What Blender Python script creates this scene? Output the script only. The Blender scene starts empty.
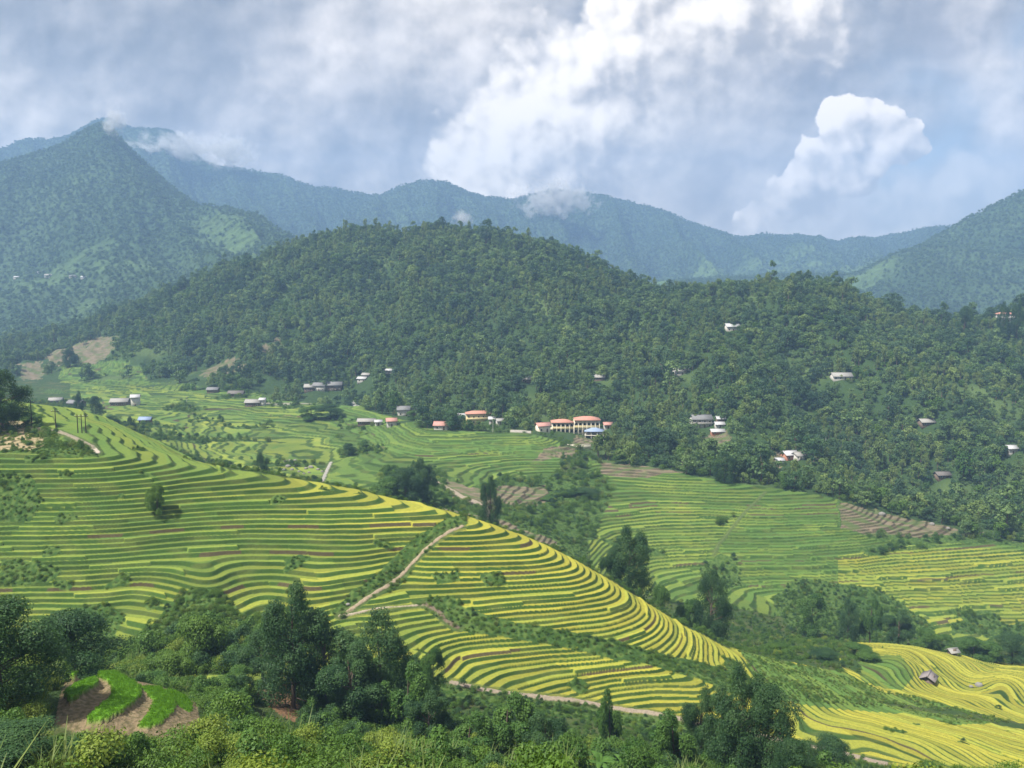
import bpy, math, random, time
import numpy as np
T0 = time.time()
RS = np.random.RandomState(7)
random.seed(7)
scene = bpy.context.scene
col = scene.collection

# ------------------------------------------------------------------ camera
FPX = 800.0                      # focal length in pixels
HOR = 300.0                      # row of the horizon
PITCH = math.atan((384.0 - HOR) / FPX)
SP, CP = math.sin(PITCH), math.cos(PITCH)
cam_d = bpy.data.cameras.new('camera')
cam = bpy.data.objects.new('camera', cam_d)
col.objects.link(cam)
cam.location = (0, 0, 0)
cam.rotation_euler = (math.pi / 2 - PITCH, 0, 0)
cam_d.sensor_width = 36.0
cam_d.lens = 36.0 * FPX / 1024.0
cam_d.clip_start = 0.3
cam_d.clip_end = 30000
scene.camera = cam

def unproj(px, py, Y):
    """world (X, Z) at forward distance Y for the view direction px, py"""
    a = (np.asarray(px, float) - 512) / FPX
    b = (384 - np.asarray(py, float)) / FPX
    f = Y / (CP + b * SP)
    return a * f, b * f * CP - f * SP

def proj(X, Y, Z):
    f = Y * CP - Z * SP
    f = np.where(f < 0.5, 0.5, f)
    up = Y * SP + Z * CP
    return 512 + FPX * X / f, 384 - FPX * up / f

# ------------------------------------------------------------------ noise
_perm = np.random.RandomState(3).permutation(4096).astype(np.int32)
_gr = np.random.RandomState(4).rand(4096).astype(np.float32) * 2 * np.pi
_gx, _gy = np.cos(_gr), np.sin(_gr)

def _hidx(ix, iy):
    return _perm[(ix + _perm[iy & 4095]) & 4095]

def gnoise(x, y):
    x = np.asarray(x, np.float32); y = np.asarray(y, np.float32)
    xf = np.floor(x); yf = np.floor(y)
    ix = xf.astype(np.int32); iy = yf.astype(np.int32)
    fx = x - xf; fy = y - yf
    u = fx * fx * fx * (fx * (fx * 6 - 15) + 10)
    v = fy * fy * fy * (fy * (fy * 6 - 15) + 10)
    def g(dx, dy):
        h = _hidx(ix + dx, iy + dy)
        return _gx[h] * (fx - dx) + _gy[h] * (fy - dy)
    a = g(0, 0); b = g(1, 0); c = g(0, 1); d = g(1, 1)
    return (a + u * (b - a) + v * ((c + u * (d - c)) - (a + u * (b - a)))) * 1.5

def fbm(x, y, octs=4, gain=0.5, lac=2.03):
    s = 0; a = 1.0; n = 0
    for k in range(octs):
        s = s + a * gnoise(x + 17.3 * k, y - 9.1 * k)
        n += a; a *= gain; x = x * lac; y = y * lac
    return s / n * 1.3

def ridged(x, y, octs=4, gain=0.5):
    s = 0; a = 1.0; n = 0
    for k in range(octs):
        s = s + a * (1 - np.abs(gnoise(x + 31.7 * k, y + 5.3 * k)) * 2)
        n += a; a *= gain; x = x * 2.07; y = y * 2.07
    return s / n

def rand01(i, j):
    h = _hidx(np.asarray(i).astype(np.int64) & 4095, np.asarray(j).astype(np.int64) & 4095)
    return h / 4096.0

def sstep(a, b, x):
    t = np.clip((x - a) / (b - a), 0, 1)
    return t * t * (3 - 2 * t)

# ------------------------------------------------------------------ the lie of the land
# each line follows one feature of the land (foot of a slope, brow, gully, crest) from left to right
YOFF = 30.0
LN = []   # (points, smoothing)
LN.append(('flat', -25.0, 6.0))
LN.append(('flat', 0.0, -1.9))
LN.append([(-100,800,40),(1150,800,40)])                                                        # 2
LN.append([(-100,765,52),(0,762,54),(100,755,56),(200,750,57),(260,750,58),(330,758,58),(420,775,57),(520,795,54),(700,815,52),(1024,830,50),(1150,830,50)])  # 3
LN.append([(-100,700,76),(0,690,78),(60,684,78),(110,679,80),(160,690,78),(200,712,76),(260,755,73),(330,775,70),(400,788,68),(520,805,65),(700,815,63),(1024,835,60)])  # 4
LN.append([(-100,700,97),(0,700,97),(100,700,97),(200,702,97),(260,733,93),(330,755,90),(400,765,88),(520,775,86),(700,788,85),(850,800,85),(1024,825,83)])  # 5
LN.append([(-100,650,148),(0,650,150),(120,645,150),(200,635,150),(260,628,150),(330,645,147),(400,678,145),(460,689,146),(520,698,147),(600,709,148),(690,723,147),(790,743,142),(880,768,133),(1024,792,130),(1150,800,128)])  # 6 foot of the terraces
LN.append([(-100,545,175),(0,545,176),(100,548,176),(200,557,178),(260,560,176),(330,575,171),(400,592,169),(460,604,168),(520,617,166),(600,640,163),(690,678,158),(790,714,153),(880,735,150),(1024,760,148),(1150,770,145)])  # 7
LN.append([(-100,450,200),(0,448,203),(45,446,203),(95,451,203),(140,458,205),(200,469,208),(260,477,208),(330,486,206),(400,501,200),(460,516,195),(520,534,190),(570,562,184),(620,593,179),(660,618,177),(700,643,176),(735,657,178),(780,668,181),(860,688,184),(940,705,184),(1024,720,184),(1150,735,184)])  # 8 brow of the spur
LN.append([(-100,385,300),(0,400,300),(60,409,300),(110,419,290),(160,442,275),(200,466,262),(230,482,255),(260,497,250),(330,517,250),(400,542,245),(460,562,240),(520,587,235),(570,607,235),(620,627,232),(660,642,230),(700,650,230),(735,652,230),(780,645,232),(860,643,235),(940,652,240),(1024,670,240),(1150,680,240)])  # 9
LN.append([(-100,430,420),(0,430,420),(60,440,410),(110,450,400),(160,466,375),(200,478,340),(260,488,330),(330,493,320),(400,520,300),(460,532,290),(520,562,285),(570,582,285),(620,602,290),(660,610,290),(700,614,290),(735,617,290),(780,625,285),(860,638,285),(940,648,285),(1024,655,285),(1150,660,285)])  # 10 gully
LN.append([(-100,415,520),(0,418,520),(60,420,510),(110,425,500),(160,440,450),(200,455,430),(260,468,400),(330,482,370),(400,500,340),(460,508,330),(520,525,325),(570,545,322),(620,565,322),(660,578,320),(700,585,318),(735,590,316),(780,600,313),(860,610,310),(940,620,308),(1024,628,306),(1150,635,305)])  # 11
LN.append([(-100,400,650),(0,402,650),(60,405,640),(110,408,620),(160,415,560),(200,425,540),(260,440,500),(330,461,430),(400,463,410),(460,470,400),(520,480,398),(570,490,390),(620,505,375),(660,522,362),(700,528,357),(770,538,348),(845,552,342),(900,570,336),(1024,588,328),(1150,600,325)])  # 12
LN.append([(-100,375,800),(0,380,800),(60,382,790),(110,385,760),(160,390,720),(200,395,680),(260,400,640),(330,408,600),(370,422,540),(415,428,480),(460,432,470),(530,433,470),(575,447,455),(600,470,425),(660,472,415),(700,478,405),(770,487,395),(845,500,382),(900,522,372),(950,535,365),(1024,545,360),(1150,555,355)])  # 13 forest foot
LN.append([(-100,365,900),(0,372,880),(110,352,880),(200,367,800),(260,387,720),(330,390,680),(400,408,600),(460,417,560),(530,420,530),(600,425,520),(660,430,500),(700,440,480),(770,455,460),(845,465,450),(900,480,445),(1024,490,440),(1150,500,440)])  # 14
LN.append([(-100,355,1000),(0,360,980),(110,335,980),(200,322,920),(260,325,880),(330,325,830),(400,330,780),(460,338,740),(530,350,690),(600,360,650),(660,365,630),(700,367,620),(770,372,600),(845,377,600),(900,382,600),(1024,385,600),(1150,390,600)])  # 15
LN.append([(-100,352,1080),(0,347,1080),(60,336,1080),(110,318,1080),(180,291,1080),(230,268,1090),(270,256,1100),(300,246,1100),(340,235,1100),(370,232,1100),(395,239,1090),(415,234,1080),(440,232,1070),(470,235,1050),(500,240,1030),(560,253,990),(600,270,960),(640,292,920),(660,295,880),(700,297,840),(740,292,800),(780,288,780),(830,290,770),(850,299,770),(880,315,780),(930,327,780),(980,325,760),(1024,319,750),(1150,315,750)])  # 16 forest crest
LN.append([(-100,348,1300),(0,345,1300),(60,328,1300),(110,312,1300),(180,296,1320),(230,285,1350),(300,292,1400),(440,295,1400),(640,320,1300),(780,330,1250),(1024,345,1200),(1150,345,1200)])  # 17
LN.append([(-100,290,1700),(0,285,1700),(60,273,1700),(110,268,1700),(180,261,1700),(230,249,1700),(280,243,1700),(320,264,1700),(440,290,1700),(640,310,1800),(780,320,1800),(1024,330,1600),(1150,330,1600)])  # 18
LN.append([(-100,170,2400),(0,166,2400),(60,144,2450),(85,132,2480),(105,124,2500),(130,150,2450),(170,185,2400),(200,209,2300),(250,214,2200),(285,236,2100),(330,262,2100),(440,282,2100),(560,288,2200),(640,287,2300),(700,282,2300),(780,277,2300),(850,278,2200),(880,264,2200),(920,245,2250),(960,223,2300),(1000,202,2300),(1024,192,2300),(1150,165,2300)])  # 19
LN.append([(-100,200,2800),(0,195,2800),(105,160,2900),(200,232,2900),(285,254,2800),(440,278,2800),(640,282,2800),(780,276,2800),(850,276,2700),(960,240,2700),(1150,200,2700)])  # 20
LN.append([(-100,185,3300),(0,175,3300),(105,160,3400),(200,205,3400),(285,222,3400),(440,235,3300),(560,240,3300),(640,250,3300),(700,256,3300),(780,262,3300),(850,262,3200),(960,238,3200),(1150,190,3200)])  # 21
LN.append([(-100,155,4000),(0,152,4000),(30,142,4000),(60,142,4000),(85,130,4000),(105,118,4000),(125,129,4000),(150,132,4000),(170,129,4000),(190,150,4000),(205,165,4000),(240,170,4000),(280,177,4000),(310,187,4000),(340,191,4000),(380,198,4000),(405,185,4000),(420,182,4000),(445,184,4000),(480,197,4000),(510,202,4000),(550,192,4000),(580,193,4000),(620,201,4000),(660,211,4000),(700,226,4000),(735,239,4000),(760,237,4000),(800,236,4000),(835,242,4000),(880,239,4000),(930,231,3900),(960,228,3800),(1000,212,3700),(1150,190,3600)])  # 22 skyline
LN.append([(-100,330,5200),(1150,330,5200)])
NL = len(LN)
SMOOTH = [0,0,40,25,8,18,16,22,18,18,18,18,18,12,14,20,7,20,16,6,16,16,3,20]

inner = np.linspace(-0.665, 0.665, 1330)
_d = inner[1] - inner[0]
outr = 0.665 + np.cumsum(np.linspace(_d * 1.5, _d * 14, 44))
UC = np.concatenate([-outr[::-1], inner, outr])       # columns: X / (Y + YOFF)
NC = len(UC)

def row_steps():
    y = -25.0; out = []
    while y < 5200:
        out.append(y)
        if y < 40: y += 2.5
        elif y < 66: y += 0.6
        elif y < 82: y += 0.25
        elif y < 128: y += 0.6
        elif y < 212: y += 0.165
        elif y < 285: y += 0.45
        elif y < 430: y += 0.5
        elif y < 700: y += 1.5
        elif y < 1250: y += 4.5
        elif y < 2600: y += 13
        else: y += 17
    out.append(5200.0)
    return np.array(out)
YR = row_steps(); NR = len(YR)

ucf = np.linspace(UC[0], UC[-1], 3000)
KY = np.zeros((NL, NC)); KZ = np.zeros((NL, NC))
for k, L in enumerate(LN):
    if isinstance(L, tuple):
        KY[k] = L[1]; KZ[k] = L[2]; continue
    P = np.array(L, float)
    # densify in the picture plane so straight stretches stay straight
    pxs = np.arange(P[0, 0], P[-1, 0] + 1, 4.0)
    pys = np.interp(pxs, P[:, 0], P[:, 1]); Ys = np.interp(pxs, P[:, 0], P[:, 2])
    X, Z = unproj(pxs, pys, Ys)
    u = X / (Ys + YOFF)
    o = np.argsort(u)
    yk = np.interp(ucf, u[o], Ys[o]); zk = np.interp(ucf, u[o], Z[o])
    s = SMOOTH[k] / FPX / (ucf[1] - ucf[0])
    if s > 0.3:
        r = int(3 * s) + 1
        ker = np.exp(-0.5 * (np.arange(-r, r + 1) / s) ** 2); ker /= ker.sum()
        yk = np.convolve(np.pad(yk, r, 'edge'), ker, 'valid'); zk = np.convolve(np.pad(zk, r, 'edge'), ker, 'valid')
    KY[k] = np.interp(UC, ucf, yk); KZ[k] = np.interp(UC, ucf, zk)
for k in range(1, NL):
    KY[k] = np.maximum(KY[k], KY[k - 1] + 6)

# monotone cubic slopes along the line of sight
H = np.diff(KY, axis=0); DL = np.diff(KZ, axis=0) / H
M = np.zeros_like(KZ)
for k in range(1, NL - 1):
    d0, d1 = DL[k - 1], DL[k]; h0, h1 = H[k - 1], H[k]
    w1 = 2 * h1 + h0; w2 = h1 + 2 * h0
    ok = d0 * d1 > 0
    M[k] = np.where(ok, (w1 + w2) / (w1 / np.where(ok, d0, 1) + w2 / np.where(ok, d1, 1)), 0)
M[0] = DL[0]; M[-1] = DL[-1]

YY = np.repeat(YR[:, None], NC, 1)
KAP = np.zeros((NR, NC), np.float32); ZB = np.zeros((NR, NC))
ci = np.arange(NC)
for r in range(NR):
    y = YR[r]
    k = np.clip((KY <= y).sum(0) - 1, 0, NL - 2)
    y0 = KY[k, ci]; h = H[k, ci]; t = np.clip((y - y0) / h, 0, 1)
    z0 = KZ[k, ci]; z1 = KZ[k + 1, ci]; m0 = M[k, ci]; m1 = M[k + 1, ci]
    t2 = t * t; t3 = t2 * t
    ZB[r] = (2*t3-3*t2+1)*z0 + (t3-2*t2+t)*h*m0 + (-2*t3+3*t2)*z1 + (t3-t2)*h*m1
    KAP[r] = k + t
XX = UC[None, :] * (YY + YOFF)
print('land', round(time.time() - T0, 1), NR, NC)

# picture coordinates of the smooth land, used to say which plot of land carries what
PX, PY = proj(XX, YY, ZB)
PX = PX.astype(np.float32); PY = PY.astype(np.float32)
XXf = XX.astype(np.float32); YYf = YY.astype(np.float32)

def inpoly(px, py, poly):
    P = np.array(poly, float)
    res = np.zeros(px.shape, bool)
    bx = (px >= P[:, 0].min()) & (px <= P[:, 0].max()) & (py >= P[:, 1].min()) & (py <= P[:, 1].max())
    idx = np.nonzero(bx)
    x = px[idx]; y = py[idx]; c = np.zeros(x.shape, bool)
    for i in range(len(P)):
        x0, y0 = P[i - 1]; x1, y1 = P[i]
        if y0 == y1: continue
        c ^= ((y0 > y) != (y1 > y)) & (x < (x1 - x0) * (y - y0) / (y1 - y0) + x0)
    res[idx] = c
    return res

# natural unevenness
n1 = fbm(XXf / 45, YYf / 45, 3)
n2 = fbm(XXf / 190 + 5, YYf / 190, 4)
wav = fbm(XXf / 17 + 40, YYf / 17, 3)
def band(a, b, c, d):
    return (sstep(a, b, KAP) * (1 - sstep(c, d, KAP))).astype(np.float32)
N = 0.9 * n1 * band(2, 3, 12.5, 13.5)
N += 0.35 * wav * band(5.7, 6.2, 12.5, 13.5)
N += 6.0 * n2 * band(12.6, 13.6, 15.3, 16.0) + 3 * n1 * band(13, 13.8, 15.5, 16)
N += 24.0 * (ridged(XXf / 150 + YYf / 500, YYf / 420 + 2, 3) - .6) * band(13.1, 14.2, 15.2, 15.95)
N += 40 * (ridged(UC[None, :].astype(np.float32) * 9 + 3 + 0.0 * YYf + YYf / 900, YYf / 1100, 4) - .55) * band(16.3, 17.2, 18.6, 19.0)
N += 8 * fbm(XXf / 120, YYf / 160, 4) * band(16.3, 17, 19.1, 19.9)
N += 75 * (ridged(XXf / 420 + YYf / 900, YYf / 1300 + 4, 4) - .6) * band(17.3, 18.2, 18.75, 19.05)
N += 130 * (ridged(UC[None, :].astype(np.float32) * 13 + YYf / 1500, YYf / 1700 + 7, 5) - .55) * band(19.9, 20.6, 21.3, 22.0)
N += 14 * fbm(XXf / 90, YYf / 120, 4) * band(19, 20, 22.2, 22.6)
# the hollow where the terraces curl (left) and the one above the road (middle)
def bump(cx, cy, rx, ry, amp):
    return amp * np.exp(-(((PX - cx) / rx) ** 2 + ((PY - cy) / ry) ** 2))
nearm = band(5.6, 6.0, 8.3, 8.8)
N += nearm * (bump(205, 585, 34, 26, 2.2) + bump(262, 592, 40, 30, -2.2) + bump(130, 575, 45, 22, -1.2)
              + bump(345, 625, 32, 30, -2.2) + bump(402, 668, 38, 26, 1.6) + bump(470, 650, 34, 22, -1.0)
              + bump(560, 690, 70, 16, .7) + bump(640, 690, 40, 14, -.4) + bump(700, 690, 24, 22, .4)
              + bump(930, 745, 60, 18, .6) + bump(850, 712, 50, 14, -.4) + bump(400, 560, 26, 40, -1.2))
nearm2 = band(8.1, 8.4, 9.0, 9.6)
N += nearm2 * (bump(900, 662, 28, 16, 1.5) + bump(955, 690, 40, 14, -1.5) + bump(1005, 690, 24, 16, 1.8) + bump(985, 668, 30, 9, -1.2))
ZS = (ZB + N).astype(np.float32)

# ------------------------------------------------------------------ land cover
jx = PX + 5 * wav + 2 * gnoise(XXf / 4, YYf / 4); jy = PY + 3 * n1 + 1.5 * gnoise(XXf / 5 + 9, YYf / 5)
K = KAP
rice = np.zeros(K.shape, bool)
main = (K > 6.02) & (K < 8.0 + 0.12 * (PX < 735)) & (PX > -400) & (PX < 762)
rice |= (K > 7) & (K < 8.25) & (PX >= 730) & (PX < 880)
rice |= main
rice |= (K >= 8.0) & (K < 9.3) & (PX < 215)                                     # upper left shoulder
rice |= (K > 6.05) & (K < 7.75) & (PX >= 762)
rice |= inpoly(jx, jy, [(845,632),(900,636),(960,652),(1300,668),(1300,735),(1024,716),(980,708),(905,690),(862,672)]) & (K > 7.9) & (K < 9.4)
rice |= inpoly(jx, jy, [(770,668),(820,690),(900,702),(1024,722),(1300,745),(1300,700),(1024,716),(905,690),(840,664),(838,655),(850,680)]) & (K > 7.5) & (K < 9)
rice |= (K > 10.35) & (K < 13.02) & (PX > 588)
rice |= (K > 10.9) & (K < 13.02) & (PX > 300) & (PX <= 560) & (PY < 497)
rice |= (K > 11.3) & (K < 13.3) & (PX > 70) & (PX <= 420) & (PY < 452)
rice |= (K > 10.8) & (K < 13.3) & (PX > 150) & (PX <= 330) & (PY < 480) & (PY > 425)
rice |= inpoly(jx, jy, [(60,365),(110,358),(140,362),(150,385),(100,392),(60,388)]) & (K > 13) & (K < 14.5)
rice |= inpoly(jx, jy, [(250,392),(400,388),(412,402),(330,420),(250,412)]) & (K > 12.5) & (K < 14.6)
rice |= inpoly(jx, jy, [(330,640),(350,646),(330,690),(300,690),(170,690),(165,675),(230,676)]) & (K > 5.2) & (K < 6.1)
scr = np.zeros(K.shape, bool)
near = (K > 5.9) & (K < 8.3)
for P in [[(408,600),(455,598),(470,612),(560,634),(640,650),(700,662),(752,676),(770,700),(735,697),(700,682),(640,664),(600,660),(560,650),(500,636),(450,632),(425,612)],
          [(345,612),(330,606),(362,585),(385,562),(402,542),(430,525),(466,514),(468,522),(440,536),(415,558),(395,584),(365,604)],
          [(-400,466),(30,474),(42,500),(30,520),(-400,530)], [(170,604),(190,594),(225,598),(245,612),(240,640),(165,645),(140,640)],
          [(482,575),(500,572),(508,585),(486,588)], [(432,573),(460,570),(464,580),(436,584)], [(0,560),(20,556),(60,566),(50,580),(0,585)],
          [(55,640),(60,610),(100,600),(125,612),(110,650)], [(150,655),(330,648),(330,620),(300,600),(268,604),(240,625),(150,640)],
          [(722,655),(738,660),(770,700),(790,712),(762,706),(735,690)], [(330,655),(352,690),(430,700),(700,735),(700,725),(560,700),(470,694),(410,684),(380,668),(345,650)],
          [(-400,412),(46,416),(60,440),(40,450),(-400,452)],[(40,441),(95,446),(100,458),(60,455),(30,452)]]:
    scr |= inpoly(jx, jy, P) & near
scr |= inpoly(jx, jy, [(-400,412),(20,414),(40,420),(47,440),(40,449),(-400,452)]) & (K > 7.6) & (K < 9.2)
patch = gnoise(XXf / 9 + 70, YYf / 5 + 20)
scr |= (patch > 0.56) & near & (PX < 330) & (gnoise(XXf / 30, YYf / 30) > 0.0)
scr |= (patch > 0.72) & near
val = (K > 10) & (K < 14)
for P in [[(770,598),(800,580),(860,585),(900,600),(935,625),(900,640),(800,640)], [(700,575),(720,555),(735,560),(745,585),(720,590)],
          [(838,500),(850,498),(960,528),(1024,545),(1300,560),(1300,566),(990,545),(880,541),(838,525)],
          [(855,548),(905,543),(915,547),(870,556)], [(950,622),(1300,628),(1300,635),(950,632)],
          [(500,478),(600,474),(612,492),(600,520),(585,560),(600,600),(500,600),(440,540),(380,500),(380,470),(435,466),(470,490)]]:
    scr |= inpoly(jx, jy, P) & val
vp = fbm(XXf / 55 + 11, YYf / 25 + 3, 3)
scr |= val & (PX < 420) & (vp > 0.30) & (PY < 470)
scr |= val & (PX > 600) & (vp > 0.62)
rice &= ~scr
earth = np.zeros(K.shape, bool)
far13 = (K > 9.8)
for P in [[(46,352),(60,346),(85,344),(88,352),(70,360),(48,362)], [(80,352),(98,335),(122,336),(116,348),(96,360),(80,360)], [(20,370),(40,362),(48,368),(40,378),(22,378)],
          [(206,362),(240,364),(248,372),(222,380),(200,378)], [(262,350),(278,338),(287,338),(284,348),(266,356)],
          [(840,503),(870,504),(950,525),(985,532),(940,537),(880,536),(840,528)],
          [(530,462),(545,450),(580,449),(570,460)], [(600,464),(655,468),(690,474),(640,476),(602,474)], [(497,488),(545,486),(552,500),(520,506),(495,500)],
          [(700,429),(727,430),(732,446),(704,447)], [(575,436),(590,436),(594,444),(570,446)], [(445,480),(500,500),(505,512),(450,498)],
          [(440,508),(500,520),(560,545),(540,560),(470,530)], [(792,448),(812,446),(820,453),(800,456)], [(768,455),(782,455),(780,464),(768,464)],[(860,470),(880,468),(870,478)]]:
    earth |= inpoly(jx, jy, P) & far13
tan = inpoly(jx, jy, [(-400,420),(10,421),(30,424),(45,432),(46,443),(30,447),(-400,449)]) & (K > 7.6) & (K < 9.2)
red = inpoly(jx, jy, [(254,686),(275,682),(298,690),(300,712),(292,722),(262,700)]) & (K > 4.6) & (K < 6)
forestfloor = (K > 13.0) & (K < 16.6) & ~rice & ~earth

# ------------------------------------------------------------------ cut the terraces
zt = np.linspace(-160, 120, 5000)
rr = np.interp(zt, [-160, -90, -78, -71, -62, -52, -46, 120], [0.78, 0.74, 0.58, 0.62, 0.74, 0.82, 0.92, 1.0])
tt = np.concatenate([[0], np.cumsum((zt[1] - zt[0]) / rr[:-1])])
tv = np.interp(ZS + 0.06 * wav, zt, tt)
TREF = float(np.interp(-88.0, zt, tt))
FAC = 1 + .30 * sstep(745, 900, PX) * (K < 9.7)
tv = (tv - TREF) * FAC + TREF
Lp = 17.0
i0 = np.floor(tv)
sal = XXf * 0.9 + YYf * 0.55
pl = np.floor((sal + 37 * rand01(i0, i0 + 5)) / (Lp * (0.6 + 0.9 * rand01(i0 + 3, i0))))
ha = rand01(i0 + 11, pl + 3); hb = rand01(i0 + 200, pl + 77); hc = rand01(i0 * 3 + 7, pl * 5 + 1)
f = tv - i0
thr = np.interp(PX, [350, 560], [0.58, 0.72]) + .16 * rand01(i0 * 13 + 1, i0) - 0.14 * ha
skip = (hb > 0.87)
thr = np.where(skip, 0.08, thr)
wid = 0.28
s = np.clip((f - thr) / wid, 0, 1)
lvl = i0 + np.where(f < thr, 0.05 * f / np.maximum(thr, .05), 0.05 + 0.95 * s * s * (3 - 2 * s))
zq = np.interp((lvl - TREF) / FAC + TREF, tt, zt)
rw = rice.astype(np.float32)
terr = rice | (earth & (PX > 480))
rw = terr.astype(np.float32)
ZF = ZS + (zq - ZS) * rw
led = np.where((K < 9.3) & (PX > 735), .20, .03)
riser = (sstep(thr - led - .05, thr - led + .05, f) * (1 - sstep(thr + wid - .02, thr + wid + .10, f))).astype(np.float32)
# rough ground where nothing is cut
ZF += (1 - rw) * (0.25 * gnoise(XXf / 2.2, YYf / 2.2)) * (K < 14)
ZF += rw * (1 - riser) * 0.05 * gnoise(XXf / .9, YYf / .9)

# the three crescent plots on the knoll in front
kn = inpoly(PX, PY, [(58,735),(62,706),(95,676),(125,674),(190,694),(203,716),(200,735)]) & (K > 3.0) & (K < 4.7)
print('cover', round(time.time() - T0, 1))

# ------------------------------------------------------------------ colours of the ground
C = np.zeros(K.shape + (3,), np.float32)
def mixc(mask, c):
    C[mask] = c
def lerp(a, b, t):
    return a + (b - a) * t[..., None]
g_scrub = np.array([.040, .075, .020]); g_dry = np.array([.085, .10, .035])
C[:] = lerp(g_scrub, g_dry, sstep(-.3, .7, fbm(XXf / 12 + 3, YYf / 12, 3)))
# rice
ye = 0.26 + 0.64 * sstep(230, 560, PX) * (PX < 800) + 0.35 * sstep(590, 480, PY) * sstep(150, 330, PX)
ye += 0.30 * sstep(545, 610, PY) * (PX < 330)
ye = np.where(PX >= 735, 0.95, ye)
ye = np.where((K > 9.8), 0.07 + 0.2 * (vp + .2), ye)
ye = np.where((K > 9.8) & inpoly(PX, PY, [(838,556),(900,545),(1300,560),(1300,660),(880,650),(838,590)]), 0.62, ye)
ye = np.where((K > 9.8) & inpoly(PX, PY, [(590,520),(680,505),(740,520),(700,560),(650,600),(590,600)]), 0.34, ye)
ye = np.where((K > 9.8) & (PX < 330), 0.30 + 0.5 * vp, ye)
ye = np.where(inpoly(PX, PY, [(545,640),(600,620),(650,655),(600,650)]) & (K < 9), .75, ye)
ye = np.where(K > 13.05, .06, ye)
ye = np.where((K < 9.3) & inpoly(PX, PY, [(735,640),(770,655),(800,664),(840,668),(880,690),(930,700),(1010,722),(960,725),(905,713),(850,707),(790,700),(762,690)]), .05, ye)
ye = np.where((K < 9.5) & inpoly(PX, PY, [(852,655),(900,660),(915,676),(900,690),(862,680)]), .15, ye)
ye = ye + 0.42 * (hc - .5) + 0.12 * wav
ye = np.clip(ye, 0, 1.05)
c_green = np.array([.090, .165, .034]); c_yel = np.array([.335, .320, .044]); c_mid = np.array([.20, .255, .042])
cr = lerp(c_green, c_mid, np.clip(ye * 2, 0, 1)); cr = np.where((ye > .5)[..., None], lerp(c_mid, c_yel, np.clip(ye * 2 - 1, 0, 1)), cr)
cri = lerp(np.array([.046, .094, .018]), np.array([.085, .120, .028]), sstep(-.2, .6, gnoise(XXf / 7, YYf / 3)))
# muddy banks in a few rows
mud = (rand01(i0 + 5, i0 * 7) > .84) & (gnoise(XXf / 14, YYf / 14 + 50) > 0)
cri = np.where(mud[..., None], np.array([.085, .072, .036]), cri)
cr = cr * (1 - riser[..., None]) + cri * riser[..., None]
cr *= (0.72 + 0.42 * hb)[..., None]
C = np.where(rice[..., None], cr, C)
C = np.where(scr[..., None], lerp(np.array([.040, .085, .018]), np.array([.085, .14, .032]), sstep(-.3, .4, gnoise(XXf / 1.1, YYf / 1.1) + .5 * wav)), C)
ffc = lerp(np.array([.038, .072, .022]), np.array([.085, .130, .040]), sstep(0.0, .6, fbm(XXf / 60 + 8, YYf / 60, 3)))
C = np.where(forestfloor[..., None], ffc, C)
ec = lerp(np.array([.205, .165, .11]), np.array([.135, .125, .07]), sstep(-.3, .5, gnoise(XXf / 6, YYf / 3)))
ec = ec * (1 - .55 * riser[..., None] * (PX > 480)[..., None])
ec = lerp(ec, np.array([.09, .13, .04]), .85 * sstep(-.05, .45, gnoise(XXf / 9 + 3, YYf / 4)))
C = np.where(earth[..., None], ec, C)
C = np.where(tan[..., None], lerp(np.array([.36, .29, .17]), np.array([.16, .15, .07]), sstep(-.3, .5, gnoise(XXf / 2.5, YYf / 2.5))), C)
C = np.where(red[..., None], lerp(np.array([.24, .14, .075]), np.array([.15, .10, .06]), sstep(-.3, .5, gnoise(XXf / 1.2, YYf / 1.2))), C)
# far slopes: forest, with paler meadows low on the valley sides
fm = fbm(XXf / 330 + 2, YYf / 330, 4)
fc = lerp(np.array([.030, .062, .026]), np.array([.052, .090, .036]), sstep(-.35, .55, fm))
mead = np.array([.090, .148, .052])
mk = sstep(.0, .35, fbm(XXf / 210 + 9, YYf / 150, 4))
mzone = np.zeros(K.shape, np.float32)
mzone += (inpoly(jx, jy, [(-200,275),(60,262),(130,240),(215,212),(290,232),(250,262),(110,300),(0,330),(-200,340)]) & (K > 16.5) & (K < 19.4)) * .8
mzone += (inpoly(jx, jy, [(640,282),(660,265),(740,262),(790,252),(880,258),(905,270),(900,292),(640,292)]) & (K > 17.5) & (K < 21.2)) * .95
mzone += (inpoly(jx, jy, [(380,215),(430,205),(450,225),(420,240),(390,235)]) & (K > 20.5)) * .4
mzone += (inpoly(jx, jy, [(930,235),(985,210),(1024,200),(1024,230),(960,250)]) & (K > 18)) * .35
for _ in range(5):
    for ax in (0, 1):
        for d_ in (2, 5):
            mzone = (mzone + np.roll(mzone, d_, ax) + np.roll(mzone, -d_, ax)) / 3
mzone = np.clip(mzone * (0.30 + mk), 0, 1).astype(np.float32)
fc = lerp(fc, mead, mzone)
C = np.where((K >= 16.6)[..., None], fc, C)

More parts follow.
